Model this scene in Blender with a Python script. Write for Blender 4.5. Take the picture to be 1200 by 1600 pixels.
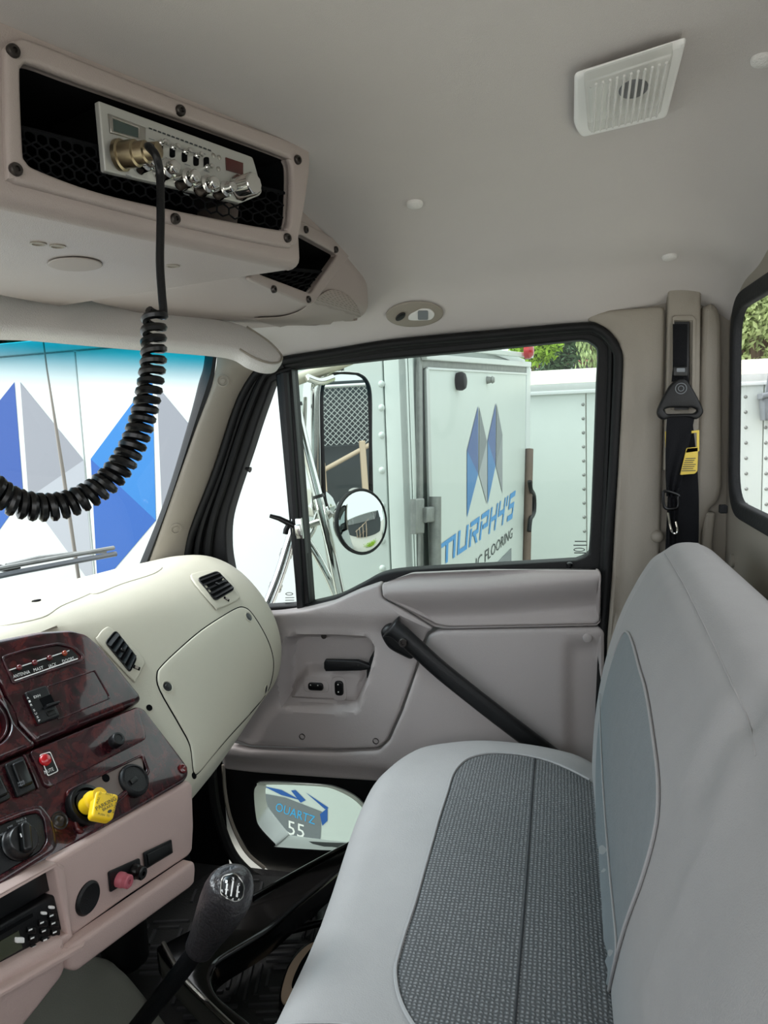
import bpy, bmesh, math, random
import numpy as np
from mathutils import Vector, Matrix
from mathutils.geometry import delaunay_2d_cdt
from mathutils.bvhtree import BVHTree
random.seed(7)
for _o in list(bpy.data.objects):
    bpy.data.objects.remove(_o)
SC = bpy.context.scene
COL = SC.collection
# ---------------------------------------------------------------- camera
F = 1150.0
PITCH, YAW, ROLL, ZC = math.radians(7), math.radians(13.7), 0.04, 0.98
fw = np.array([-math.sin(YAW) * math.cos(PITCH), math.cos(YAW) * math.cos(PITCH), -math.sin(PITCH)])
_r0 = np.array([math.cos(YAW), math.sin(YAW), 0.0]); _u0 = np.cross(_r0, fw)
cr = _r0 * math.cos(ROLL) - _u0 * math.sin(ROLL)
cu = _u0 * math.cos(ROLL) + _r0 * math.sin(ROLL)
CP = np.array([0, 0, ZC])
cd = bpy.data.cameras.new('camera')
cam = bpy.data.objects.new('camera', cd); COL.objects.link(cam)
cd.sensor_fit = 'VERTICAL'; cd.sensor_height = 24; cd.lens = 24 * F / 1600; cd.clip_start = 0.02
cam.matrix_world = Matrix(((cr[0], cu[0], -fw[0], CP[0]), (cr[1], cu[1], -fw[1], CP[1]), (cr[2], cu[2], -fw[2], CP[2]), (0, 0, 0, 1)))
SC.camera = cam
# ---------------------------------------------------------------- world, sun, exposure
W = bpy.data.worlds.new('world'); SC.world = W; W.use_nodes = True
bgn = W.node_tree.nodes['Background']
bgn.inputs['Color'].default_value = (0.95, 0.975, 1.0, 1); bgn.inputs['Strength'].default_value = 1.0
sl = bpy.data.lights.new('sun', 'SUN'); sl.energy = 3.0; sl.angle = math.radians(40); sl.color = (1, 0.98, 0.96)
sun = bpy.data.objects.new('sun', sl); COL.objects.link(sun)
sun.rotation_euler = Vector((0.7, 0.05, -0.95)).to_track_quat('-Z', 'Y').to_euler()
vs = SC.view_settings
vs.view_transform = 'Standard'; vs.look = 'None'; vs.gamma = 1; vs.use_curve_mapping = False
vs.exposure = 1.6
cy = SC.cycles
cy.max_bounces = 10; cy.diffuse_bounces = 6; cy.glossy_bounces = 4; cy.transparent_max_bounces = 24
cy.caustics_reflective = False; cy.caustics_refractive = False
cy.sample_clamp_indirect = 6

# ---------------------------------------------------------------- rays and planes
def ray(px, py): return fw + cr * (px - 600) / F - cu * (py - 800) / F
def onY(px, py, y): d = ray(px, py); return CP + d * (y / d[1])
def onX(px, py, x): d = ray(px, py); return CP + d * (x / d[0])
def onZ(px, py, z): d = ray(px, py); return CP + d * ((z - ZC) / d[2])
def at(px, py, t): return CP + ray(px, py) * t
def nrm(v): v = np.array(v, float); return v / np.linalg.norm(v)

class Plane:
    """a flat face of the place: o origin, U V in the face, N out of it"""
    def __init__(s, o, N, U=None):
        s.o = np.array(o, float); s.N = nrm(N)
        if U is None:
            U = np.cross([0, 0, 1], s.N)
            if np.linalg.norm(U) < 1e-6: U = np.array([1., 0, 0])
        U = np.array(U, float); U = U - s.N * np.dot(U, s.N); s.U = nrm(U); s.V = np.cross(s.N, s.U)
    def p(s, px, py):
        d = ray(px, py); return CP + d * (np.dot(s.o - CP, s.N) / np.dot(d, s.N))
    def uv(s, px, py):
        q = s.p(px, py) - s.o; return (float(np.dot(q, s.U)), float(np.dot(q, s.V)))
    def f(s, uv, h):
        uv = np.asarray(uv, float).reshape(-1, 2); h = np.broadcast_to(np.asarray(h, float), (len(uv),))
        return s.o + uv[:, :1] * s.U + uv[:, 1:] * s.V + h[:, None] * s.N
    def scale(s, pts): return 1.0
    def frame(s, px, py): return Plane(s.p(px, py), s.N, s.U)
    def off(s, h): return Plane(s.o + s.N * h, s.N, s.U)

class Surf:
    """a curved surface already built; points found along lines of sight"""
    def __init__(s, ob):
        me = ob.data
        s.b = BVHTree.FromPolygons([ob.matrix_world @ v.co for v in me.vertices], [tuple(p.vertices) for p in me.polygons])
    def hit(s, px, py):
        d = nrm(ray(px, py)); r = s.b.ray_cast(Vector(CP), Vector(d))
        if r[0] is None:
            best = None
            for t in np.linspace(0.3, 2.2, 60):
                q = s.b.find_nearest(Vector(CP + d * t))
                if best is None or q[3] < best[3]: best = q
            r = best
        n = np.array(r[1])
        if np.dot(n, d) > 0: n = -n
        return np.array(r[0]), n
    def p(s, px, py): return s.hit(px, py)[0]
    def uv(s, px, py): return (float(px), float(py))
    def f(s, uv, h):
        uv = np.asarray(uv, float).reshape(-1, 2); h = np.broadcast_to(np.asarray(h, float), (len(uv),))
        out = []
        for (a, b), k in zip(uv, h):
            p, n = s.hit(a, b); out.append(p + n * k)
        return np.array(out)
    def scale(s, pts):
        c = np.mean(np.array(pts), axis=0); p, n = s.hit(*c)
        return F / np.dot(p - CP, fw)
    def frame(s, px, py):
        p, n = s.hit(px, py); return Plane(p, n, cr)

# ---------------------------------------------------------------- materials
def sstep(t): t = np.clip(t, 0, 1); return t * t * (3 - 2 * t)
def lin(c):
    if isinstance(c, str): c = tuple(int(c[i:i + 2], 16) for i in (0, 2, 4))
    return tuple(((x / 255) / 12.92 if x / 255 <= .04045 else (((x / 255) + .055) / 1.055) ** 2.4) for x in c) + (1.0,)
def M(name, col, rough=.5, metal=0., bump=0., bs=300., var=0., vs_=6., coat=0., spec=.5, emit=0., trans=0.):
    m = bpy.data.materials.new(name); m.use_nodes = True
    nt = m.node_tree; b = nt.nodes['Principled BSDF']; c = lin(col)
    b.inputs['Base Color'].default_value = c; b.inputs['Roughness'].default_value = rough
    b.inputs['Metallic'].default_value = metal; b.inputs['Coat Weight'].default_value = coat
    b.inputs['Coat Roughness'].default_value = 0.04; b.inputs['Specular IOR Level'].default_value = spec
    if trans: b.inputs['Transmission Weight'].default_value = trans
    if emit: b.inputs['Emission Color'].default_value = c; b.inputs['Emission Strength'].default_value = emit
    tc = nt.nodes.new('ShaderNodeTexCoord')
    if bump:
        n = nt.nodes.new('ShaderNodeTexNoise'); n.inputs['Scale'].default_value = bs; n.inputs['Detail'].default_value = 3
        bp = nt.nodes.new('ShaderNodeBump'); bp.inputs['Strength'].default_value = bump; bp.inputs['Distance'].default_value = 0.002
        nt.links.new(tc.outputs['Object'], n.inputs['Vector']); nt.links.new(n.outputs['Fac'], bp.inputs['Height'])
        nt.links.new(bp.outputs['Normal'], b.inputs['Normal'])
    if var:
        n = nt.nodes.new('ShaderNodeTexNoise'); n.inputs['Scale'].default_value = vs_; n.inputs['Detail'].default_value = 6
        n.inputs['Roughness'].default_value = .65
        mx = nt.nodes.new('ShaderNodeMix'); mx.data_type = 'RGBA'
        mx.inputs[6].default_value = tuple(x * (1 - var) for x in c[:3]) + (1,)
        mx.inputs[7].default_value = tuple(min(1, x * (1 + var)) for x in c[:3]) + (1,)
        nt.links.new(tc.outputs['Object'], n.inputs['Vector']); nt.links.new(n.outputs['Fac'], mx.inputs[0])
        nt.links.new(mx.outputs[2], b.inputs['Base Color'])
    return m
def glass_mat(name, tint, refl=.06, band=None):
    m = bpy.data.materials.new(name); m.use_nodes = True; nt = m.node_tree
    nt.nodes.remove(nt.nodes['Principled BSDF']); out = nt.nodes['Material Output']
    t = nt.nodes.new('ShaderNodeBsdfTransparent'); t.inputs[0].default_value = tint + (1,)
    g = nt.nodes.new('ShaderNodeBsdfGlossy'); g.inputs['Roughness'].default_value = 0.0
    lw = nt.nodes.new('ShaderNodeLayerWeight'); lw.inputs[0].default_value = .5
    pw = nt.nodes.new('ShaderNodeMath'); pw.operation = 'POWER'; pw.inputs[1].default_value = 5
    mm = nt.nodes.new('ShaderNodeMath'); mm.operation = 'MULTIPLY_ADD'; mm.inputs[1].default_value = .6; mm.inputs[2].default_value = refl
    mx = nt.nodes.new('ShaderNodeMixShader')
    nt.links.new(lw.outputs['Facing'], pw.inputs[0]); nt.links.new(pw.outputs[0], mm.inputs[0]); nt.links.new(mm.outputs[0], mx.inputs[0])
    nt.links.new(t.outputs[0], mx.inputs[1]); nt.links.new(g.outputs[0], mx.inputs[2]); nt.links.new(mx.outputs[0], out.inputs[0])
    if band:
        z0, z1, colr = band
        tc = nt.nodes.new('ShaderNodeTexCoord'); sx = nt.nodes.new('ShaderNodeSeparateXYZ')
        mr = nt.nodes.new('ShaderNodeMapRange'); mr.inputs[1].default_value = z0; mr.inputs[2].default_value = z1
        mr.interpolation_type = 'SMOOTHSTEP'
        mc = nt.nodes.new('ShaderNodeMix'); mc.data_type = 'RGBA'
        mc.inputs[6].default_value = tint + (1,); mc.inputs[7].default_value = colr + (1,)
        nt.links.new(tc.outputs['Object'], sx.inputs[0]); nt.links.new(sx.outputs['Z'], mr.inputs[0])
        nt.links.new(mr.outputs[0], mc.inputs[0]); nt.links.new(mc.outputs[2], t.inputs[0])
    return m
def wood_mat():
    m = M('burl_wood', '3a1416', rough=.22, coat=.6, spec=.3); nt = m.node_tree; b = nt.nodes['Principled BSDF']
    tc = nt.nodes.new('ShaderNodeTexCoord')
    n1 = nt.nodes.new('ShaderNodeTexNoise'); n1.inputs['Scale'].default_value = 26; n1.inputs['Detail'].default_value = 9
    n1.inputs['Roughness'].default_value = .62; n1.inputs['Distortion'].default_value = 2.2
    rp = nt.nodes.new('ShaderNodeValToRGB')
    e = rp.color_ramp.elements
    e[0].position = .34; e[0].color = lin('14090b'); e[1].position = .72; e[1].color = lin('5c2422')
    k = rp.color_ramp.elements.new(.5); k.color = lin('33141a')
    nt.links.new(tc.outputs['Object'], n1.inputs['Vector']); nt.links.new(n1.outputs['Fac'], rp.inputs[0])
    nt.links.new(rp.outputs[0], b.inputs['Base Color']); return m
def weave_mat(name, c1, c2, sc, strength=.6):
    m = M(name, c1, rough=.95, spec=.15); nt = m.node_tree; b = nt.nodes['Principled BSDF']
    tc = nt.nodes.new('ShaderNodeTexCoord')
    w = []
    for d in ('X', 'Y'):
        q = nt.nodes.new('ShaderNodeTexWave'); q.wave_type = 'BANDS'; q.bands_direction = d
        q.inputs['Scale'].default_value = sc; q.inputs['Distortion'].default_value = 2.2; q.inputs['Detail'].default_value = 1
        q.inputs['Detail Scale'].default_value = 3
        nt.links.new(tc.outputs['Object'], q.inputs['Vector']); w.append(q)
    mt = nt.nodes.new('ShaderNodeMath'); mt.operation = 'MULTIPLY'
    nt.links.new(w[0].outputs['Fac'], mt.inputs[0]); nt.links.new(w[1].outputs['Fac'], mt.inputs[1])
    mx = nt.nodes.new('ShaderNodeMix'); mx.data_type = 'RGBA'; mx.inputs[6].default_value = lin(c1); mx.inputs[7].default_value = lin(c2)
    bp = nt.nodes.new('ShaderNodeBump'); bp.inputs['Strength'].default_value = strength; bp.inputs['Distance'].default_value = .002
    nt.links.new(mt.outputs[0], mx.inputs[0]); nt.links.new(mx.outputs[2], b.inputs['Base Color'])
    nt.links.new(mt.outputs[0], bp.inputs['Height']); nt.links.new(bp.outputs['Normal'], b.inputs['Normal'])
    return m
def dots_mat(name, c1, c2, sc):
    m = M(name, c1, rough=.6); nt = m.node_tree; b = nt.nodes['Principled BSDF']
    tc = nt.nodes.new('ShaderNodeTexCoord'); v = nt.nodes.new('ShaderNodeTexVoronoi'); v.inputs['Scale'].default_value = sc
    v.inputs['Randomness'].default_value = 0
    rp = nt.nodes.new('ShaderNodeValToRGB'); rp.color_ramp.elements[0].position = .22; rp.color_ramp.elements[1].position = .32
    rp.color_ramp.elements[0].color = lin(c2); rp.color_ramp.elements[1].color = lin(c1)
    nt.links.new(tc.outputs['Object'], v.inputs['Vector']); nt.links.new(v.outputs['Distance'], rp.inputs[0])
    nt.links.new(rp.outputs[0], b.inputs['Base Color']); return m

TAUPE = 'a79c97'
m_taupe = M('taupe_plastic', TAUPE, rough=.42, bump=.25, bs=900, var=.05, vs_=9)
m_door = M('door_vinyl', 'aba4a2', rough=.52, bump=.22, bs=700, var=.05, vs_=7)
m_head = M('headliner_cloth', 'c8c3c0', rough=.95, spec=.1, bump=.35, bs=1400, var=.05, vs_=5)
m_dash = M('dash_plastic', 'bab7a6', rough=.55, bump=.3, bs=1000, var=.06, vs_=7)
m_pink = M('lower_dash_plastic', 'c4aca5', rough=.5, bump=.3, bs=1000, var=.05, vs_=8)
m_trim = M('pillar_plastic', '928b80', rough=.5, bump=.25, bs=900, var=.05, vs_=7)
m_visor = M('visor_vinyl', 'dcdad7', rough=.6, bump=.6, bs=500, var=.05, vs_=12)
m_rub = M('black_rubber', '0a0b0c', spec=.3, rough=.55, bump=.2, bs=400)
m_rubd = M('dusty_rubber', '1d1e20', spec=.3, rough=.7, bump=.4, bs=200, var=.4, vs_=10)
m_blk = M('black_plastic', '0d0e10', spec=.35, rough=.42, bump=.2, bs=700)
m_blks = M('black_satin', '08090a', spec=.4, rough=.3)
m_gloss = M('black_gloss', '0a0a0b', rough=.16, coat=.3, var=.4, vs_=40)
m_void = M('dark_liner', '08090b', rough=.9, spec=.1)
m_chrome = M('chrome', 'dcdcd8', rough=.08, metal=1)
m_steel = M('brushed_steel', 'b4b2ac', rough=.28, metal=1, var=.15, vs_=30)
m_zinc = M('weathered_zinc', '8d8f8c', rough=.55, metal=.6, var=.45, vs_=25, bump=.3, bs=120)
m_brass = M('aged_brass', 'a89a7e', rough=.3, metal=1, var=.2, vs_=60)
m_screw = M('dark_screw', '4a4644', rough=.35, metal=.8)
m_seat = M('grey_velour', 'a3a1a0', rough=.95, spec=.12, bump=.25, bs=600, var=.07, vs_=12)
m_seatin = weave_mat('dark_weave', '58595a', '949596', 62, .6)
m_backin = M('knit_insert', '868b8d', rough=.95, spec=.1, bump=.6, bs=350, var=.08, vs_=60)
m_pipe = M('grey_piping', 'a3a2a2', rough=.9, spec=.1, bump=.3, bs=500)
m_wood = wood_mat()
m_white = M('white_paint', 'd2d6d6', rough=.35, var=.03, vs_=2)
m_whited = M('white_dirty_paint', 'cbd2ce', rough=.4, var=.05, vs_=3)
m_alu = M('aluminium_trim', 'c3c5c3', rough=.4, metal=.5, var=.1, vs_=9)
m_blue1 = M('vinyl_blue', '1a549f', rough=.35); m_blue2 = M('vinyl_sky_blue', '2072b4', rough=.35); m_blue3 = M('vinyl_deep_blue', '234a90', rough=.35)
m_gr1 = M('vinyl_grey', '85888e', rough=.35); m_gr2 = M('vinyl_dark_grey', '70757a', rough=.35); m_gr3 = M('vinyl_light_grey', '9fa3a8', rough=.35)
m_ink = M('dark_ink', '2b3134', rough=.5); m_inkw = M('white_ink', 'f0f0ee', rough=.5)
m_logo = M('logo_blue', '3a8fd0', rough=.4)
m_yel = M('yellow_plastic', 'f2c81e', rough=.4); m_tag = M('yellow_tag', 'd6bb4e', rough=.6)
m_red = M('red_lens', 'b3121c', rough=.2, coat=.6); m_redd = M('dim_red_lens', '5a1114', rough=.2, coat=.6); m_ora = M('amber_lens', '8c3518', rough=.2, coat=.6)
m_pinkk = M('pink_knob', 'b5606c', rough=.5)
m_belt = M('belt_webbing', '0f1014', spec=.2, rough=.8, bump=.5, bs=800)
m_mat = M('rubber_mat', '222222', rough=.6, bump=.3, bs=300, var=.2, vs_=20)
m_vinyl = M('grey_green_vinyl', '84857c', rough=.6, bump=.4, bs=500, var=.08, vs_=10)
m_lcd = M('lcd', '3a4a46', rough=.2, coat=.5); m_lcdg = M('lcd_green', '3e4230', rough=.25, coat=.5); m_led = M('led_window', '4a1a16', rough=.25, coat=.4)
m_face = M('silver_faceplate', 'b9bab5', rough=.35, metal=.35)
m_beige = M('beige_rubber', 'b8a28c', rough=.7)
m_lens = M('lamp_lens', 'f0efec', rough=.25, trans=.2, spec=.5)
m_mirror = M('mirror_glass', 'd8dcdc', rough=.0, metal=1)
m_ground = M('concrete_ground', 'a8a59c', rough=.9, bump=.4, bs=30, var=.15, vs_=3)
m_leafy = M('yellow_green_leaf', '8fb02c', rough=.6); m_leafd = M('dark_green_leaf', '3f5a38', rough=.6); m_leafp = M('pale_green_leaf', '9fae74', rough=.6)
m_bark = M('bark', '5b4a3c', rough=.9, bump=.5, bs=40)
m_tile = M('red_roof_tile', '8a4a44', rough=.8, var=.25, vs_=8)
m_stucco = M('grey_stucco', '8c8c90', rough=.9)
m_darkwall = M('dark_wall', '34383a', rough=.9, var=.2, vs_=4)
m_glass = glass_mat('side_glass', (.44, .51, .485), .012)
m_glassv = glass_mat('vent_glass', (.72, .75, .78), .03)
m_glassw = glass_mat('windscreen_glass', (.68, .715, .74), .012, band=(1.045, 1.12, (.006, .20, .29)))
m_glassr = glass_mat('rear_glass', (.72, .74, .74), .03)

# ---------------------------------------------------------------- mesh helpers
def link(name, me, mat, parent=None, loc=None, smooth=40):
    if mat is not None: me.materials.append(mat)
    if smooth:
        me.polygons.foreach_set('use_smooth', [True] * len(me.polygons))
        me.set_sharp_from_angle(angle=math.radians(smooth))
    o = bpy.data.objects.new(name, me); COL.objects.link(o)
    if parent is not None: adopt(o, parent)
    return o
def world_of(o):
    m = o.matrix_basis.copy()
    return (world_of(o.parent) @ o.matrix_parent_inverse @ m) if o.parent else m
def adopt(o, parent):
    o.parent = parent; o.matrix_parent_inverse = world_of(parent).inverted()
def tag(o, label=None, cat=None, group=None, kind=None):
    if label: o['label'] = label
    if cat: o['category'] = cat
    if group: o['group'] = group
    if kind: o['kind'] = kind
    return o
def thing(name, loc, label, cat, group=None, kind=None):
    o = bpy.data.objects.new(name, None); COL.objects.link(o); o.location = Vector([float(v) for v in loc]); o.empty_display_size = .05
    return tag(o, label, cat, group, kind)
def mesh(name, vs, fs):
    me = bpy.data.meshes.new(name); me.from_pydata([tuple(map(float, v)) for v in vs], [], [tuple(map(int, f)) for f in fs]); me.update(); return me
def fixn(me):
    bm = bmesh.new(); bm.from_mesh(me); bmesh.ops.recalc_face_normals(bm, faces=bm.faces); bm.to_mesh(me); bm.free(); return me

def catmull(pts, n=6, closed=True):
    pts = [np.array(p, float) for p in pts]; N = len(pts); out = []
    rng = range(N) if closed else range(N - 1)
    for i in rng:
        if closed: p0, p1, p2, p3 = pts[i - 1], pts[i], pts[(i + 1) % N], pts[(i + 2) % N]
        else: p0, p1, p2, p3 = pts[max(i - 1, 0)], pts[i], pts[i + 1], pts[min(i + 2, N - 1)]
        for k in range(n):
            t = k / n
            out.append(.5 * (2 * p1 + (p2 - p0) * t + (2 * p0 - 5 * p1 + 4 * p2 - p3) * t * t + (3 * p1 - p0 - 3 * p2 + p3) * t ** 3))
    if not closed: out.append(pts[-1])
    return out
def rnd(pts, r, n=5):
    """round the corners of a polygon"""
    pts = [np.array(p, float) for p in pts]; out = []
    for i in range(len(pts)):
        a, b, c = pts[i - 1], pts[i], pts[(i + 1) % len(pts)]
        l1, l2 = np.linalg.norm(a - b), np.linalg.norm(c - b); d = min(r, .45 * l1, .45 * l2)
        s, e = b + (a - b) * d / l1, b + (c - b) * d / l2
        for k in range(n + 1):
            t = k / n; out.append((1 - t) ** 2 * s + 2 * t * (1 - t) * b + t * t * e)
    return out
def rrect(w, h, r, cx=0, cy_=0, n=5):
    return rnd([(cx - w / 2, cy_ - h / 2), (cx + w / 2, cy_ - h / 2), (cx + w / 2, cy_ + h / 2), (cx - w / 2, cy_ + h / 2)], r * 1.2, n)
def ell(cx, cy_, rx, ry, n=28, rot=0):
    c, s = math.cos(rot), math.sin(rot)
    return [(cx + rx * math.cos(a) * c - ry * math.sin(a) * s, cy_ + rx * math.cos(a) * s + ry * math.sin(a) * c) for a in np.linspace(0, 2 * math.pi, n, endpoint=False)]
def area(l): x, y = np.array(l)[:, 0], np.array(l)[:, 1]; return .5 * np.sum(x * np.roll(y, -1) - np.roll(x, -1) * y)
def inside(pts, loop):
    pts = np.asarray(pts, float); l = np.asarray(loop, float); r = np.zeros(len(pts), bool)
    for a, b in zip(l, np.roll(l, -1, 0)):
        if a[1] == b[1]: continue
        c = (a[1] > pts[:, 1]) != (b[1] > pts[:, 1])
        x = (b[0] - a[0]) * (pts[:, 1] - a[1]) / (b[1] - a[1]) + a[0]
        r ^= c & (pts[:, 0] < x)
    return r
def sdist(pts, loop, closed=True):
    pts = np.asarray(pts, float); l = np.asarray(loop, float); d = np.full(len(pts), 1e9)
    q = np.roll(l, -1, 0) if closed else l[1:]
    for a, b in zip(l, q):
        ab = b - a; t = np.clip(((pts - a) @ ab) / max(ab @ ab, 1e-18), 0, 1)
        d = np.minimum(d, np.linalg.norm(pts - a - t[:, None] * ab, axis=1))
    if closed: d[inside(pts, loop)] *= -1
    return d
def inset(loop, d):
    l = np.asarray(loop, float); e = np.roll(l, -1, 0) - l; e = e / np.maximum(np.linalg.norm(e, axis=1), 1e-12)[:, None]
    n = np.stack([-e[:, 1], e[:, 0]], 1); m = n + np.roll(n, 1, 0); m = m / np.maximum(np.linalg.norm(m, axis=1), 1e-9)[:, None]
    c = np.clip(np.sum(m * n, axis=1), .5, 1); return l + m * (d / c)[:, None]
def tri(loops, sp=None):
    allp = [tuple(p) for l in loops for p in l]; edges = []; k = 0
    for l in loops:
        edges += [(k + i, k + (i + 1) % len(l)) for i in range(len(l))]; k += len(l)
    if sp:
        o = np.array(loops[0]); lo, hi = o.min(0), o.max(0)
        g = np.array([(x + (.5 * sp if j % 2 else 0), y) for j, y in enumerate(np.arange(lo[1], hi[1], sp)) for x in np.arange(lo[0], hi[0], sp)])
        ok = inside(g, loops[0])
        for h in loops[1:]: ok &= ~inside(g, h)
        g = g[ok]
        if len(g):
            d = np.min([np.abs(sdist(g, l)) for l in loops], axis=0); g = g[d > .45 * sp]
            allp += [tuple(p) for p in g]
    s = max(np.ptp(np.array(allp), axis=0)); A = np.array(allp) / s
    r = delaunay_2d_cdt([Vector(p) for p in A], edges, [], 0, 1e-7)
    vv = np.array([tuple(v) for v in r[0]]) * s; idx = {}
    for i, org in enumerate(r[3]):
        for q in org: idx[q] = i
    fs = np.array([f for f in r[2]]); c = vv[fs].mean(1); ok = inside(c, loops[0])
    for h in loops[1:]: ok &= ~inside(c, h)
    lo = []; k = 0
    for l in loops:
        lo.append([idx[k + i] for i in range(len(l))]); k += len(l)
    return vv, fs[ok], lo
def slab(name, sf, outer, holes=(), thick=.004, rad=.0, nb=3, sp=None, disp=None, sm=0, rc=0, mat=None, parent=None, uv=False, cap=False, lift=0., smooth=40, make=True):
    """a moulded plate on a plane or surface: rounded rim, optional holes, optional relief"""
    def prep(l):
        if sm: l = catmull(l, sm)
        if rc: l = rnd(l, rc)
        return [tuple(p) for p in l] if uv else [sf.uv(*p) for p in l]
    L = [prep(outer)] + [prep(h) for h in holes]
    sc = sf.scale(L[0]); r = rad * sc
    L[0] = L[0] if area(L[0]) > 0 else L[0][::-1]
    for i in range(1, len(L)): L[i] = L[i] if area(L[i]) < 0 else L[i][::-1]
    flip = isinstance(sf, Surf)
    V = []; Fc = []
    top = [inset(l, r) if r else np.array(l) for l in L]
    vv, fs, lo = tri([list(map(tuple, l)) for l in top], (sp * sc if sp else None))
    h = np.zeros(len(vv))
    if disp is not None: h = disp(vv)
    V += list(sf.f(vv, h + lift)); Fc += [tuple(f) for f in fs]
    for li, l in enumerate(L):
        prev = lo[li]; hh = h[lo[li]]; n = len(l)
        rings = []
        if r:
            for k in range(nb - 1, -1, -1):
                a = k / nb * math.pi / 2
                rings.append((inset(l, r * (1 - math.cos(a))), hh - rad * (1 - math.sin(a))))
        rings.append((np.array(l), np.full(n, -thick)))
        for pts, hk in rings:
            base = len(V); V += list(sf.f(pts, hk + lift)); cur = list(range(base, base + n))
            for i in range(n):
                j = (i + 1) % n; Fc.append((prev[i], cur[i], cur[j], prev[j]))
            prev = cur
        if li == 0 and cap and len(L) == 1:
            Fc.append(tuple(reversed(prev)))
    if flip: Fc = [f[::-1] for f in Fc]
    me = mesh(name, V, Fc)
    if cap: fixn(me)
    return link(name, me, mat, parent, smooth=smooth) if make else me
def grid(name, rows, mat, parent=None, closed=False, smooth=40, capends=False):
    n = len(rows[0]); V = [p for r in rows for p in r]; Fc = []
    for i in range(len(rows) - 1):
        for j in range(n if closed else n - 1):
            a, b = i * n + j, i * n + (j + 1) % n; Fc.append((a, b, b + n, a + n))
    if capends:
        Fc.append(tuple(range(n - 1, -1, -1))); Fc.append(tuple(range(len(V) - n, len(V))))
    me = mesh(name, V, Fc)
    if closed and capends: fixn(me)
    return link(name, me, mat, parent, smooth=smooth)
def tube_rows(pts, r, seg=10, closed=False):
    P = np.array(pts, float); n = len(P); R = np.broadcast_to(np.asarray(r, float), (n,))
    T = np.gradient(P, axis=0) if not closed else (np.roll(P, -1, 0) - np.roll(P, 1, 0))
    T = T / np.maximum(np.linalg.norm(T, axis=1), 1e-12)[:, None]
    a = np.cross(T[0], [0, 0, 1.]); a = a if np.linalg.norm(a) > 1e-3 else np.cross(T[0], [1., 0, 0]); a = nrm(a); rows = []
    for i in range(n):
        a = nrm(a - T[i] * np.dot(a, T[i])); b = np.cross(T[i], a)
        rows.append([P[i] + R[i] * (math.cos(t) * a + math.sin(t) * b) for t in np.linspace(0, 2 * math.pi, seg, endpoint=False)])
    return rows
def tube(name, pts, r, mat, parent=None, seg=10, closed=False):
    rows = tube_rows(pts, r, seg, closed)
    if closed: rows.append(rows[0])
    return grid(name, rows, mat, parent, closed=True, capends=not closed)
def lathe(name, fr, prof, mat, parent=None, seg=24, ax=None):
    N, U, V_, o = fr.N, fr.U, fr.V, fr.o
    rows = [[o + N * h + r * (math.cos(t) * U + math.sin(t) * V_) for t in np.linspace(0, 2 * math.pi, seg, endpoint=False)] for r, h in prof]
    return grid(name, rows, mat, parent, closed=True, capends=True)
def rbox(name, fr, w, h, d, rad, mat, parent=None, cx=0, cy_=0, r2=None, lift=None, smooth=40):
    """a box with rounded rim standing d out of a frame"""
    return slab(name, fr, rrect(w, h, r2 if r2 is not None else rad * 1.5, cx, cy_), thick=d, rad=rad, mat=mat, parent=parent, uv=True, cap=True, lift=d if lift is None else lift, smooth=smooth)
def boxm(name, c, s, mat, parent=None, rot=None):
    """an axis-aligned (or rotated) box with a small chamfer"""
    bm = bmesh.new(); bmesh.ops.create_cube(bm, size=1)
    bmesh.ops.scale(bm, vec=Vector(s), verts=bm.verts)
    bmesh.ops.bevel(bm, geom=list(bm.edges), offset=min(s) * .12, segments=1, affect='EDGES')
    if rot is not None: bmesh.ops.transform(bm, matrix=rot.to_4x4(), verts=bm.verts)
    bmesh.ops.translate(bm, vec=Vector([float(x) for x in c]), verts=bm.verts)
    me = bpy.data.meshes.new(name); bm.to_mesh(me); bm.free()
    return link(name, me, mat, parent, smooth=30)
def carve(ob, cutters):
    for c in cutters:
        co = bpy.data.objects.new('cut', c); COL.objects.link(co)
        md = ob.modifiers.new('b', 'BOOLEAN'); md.operation = 'DIFFERENCE'; md.object = co; md.solver = 'EXACT'
        dg = bpy.context.evaluated_depsgraph_get(); dg.update()
        me = bpy.data.meshes.new_from_object(ob.evaluated_get(dg)); ob.modifiers.clear()
        old = ob.data; ob.data = me; bpy.data.objects.remove(co)
    me = ob.data
    me.polygons.foreach_set('use_smooth', [True] * len(me.polygons)); me.set_sharp_from_angle(angle=math.radians(35))
_TC = {}
def text_mesh(s):
    cu_ = bpy.data.curves.new('t', 'FONT'); cu_.body = s; cu_.size = 1; cu_.resolution_u = 2
    o = bpy.data.objects.new('t', cu_); COL.objects.link(o)
    dg = bpy.context.evaluated_depsgraph_get(); dg.update()
    me = bpy.data.meshes.new_from_object(o.evaluated_get(dg)); bpy.data.objects.remove(o)
    v = np.array([tuple(q.co) for q in me.vertices]); f = [tuple(p.vertices) for p in me.polygons]
    return v, f
def lettering(name, s, sf, p0, p1, hpx, mat, parent=None, h=.0008, bold=0, slant=0.):
    """flat lettering whose base line runs from pixel p0 to p1 on a face, letters hpx tall"""
    v, f = text_mesh(s); x0, x1 = v[:, 0].min(), v[:, 0].max(); y1 = max(v[:, 1].max(), .1)
    p0, p1 = np.array(p0, float), np.array(p1, float); d = p1 - p0
    up = np.array([d[1], -d[0]]); up = up / np.linalg.norm(up)
    t = (v[:, 0] - x0) / (x1 - x0); q = v[:, 1] / y1
    pts = p0 + t[:, None] * d + (q * hpx)[:, None] * (up + slant * d / np.linalg.norm(d))
    uvs = [sf.uv(*p) for p in pts]; V = sf.f(uvs, h)
    me = mesh(name, V, f); return link(name, me, mat, parent, smooth=0)
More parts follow.
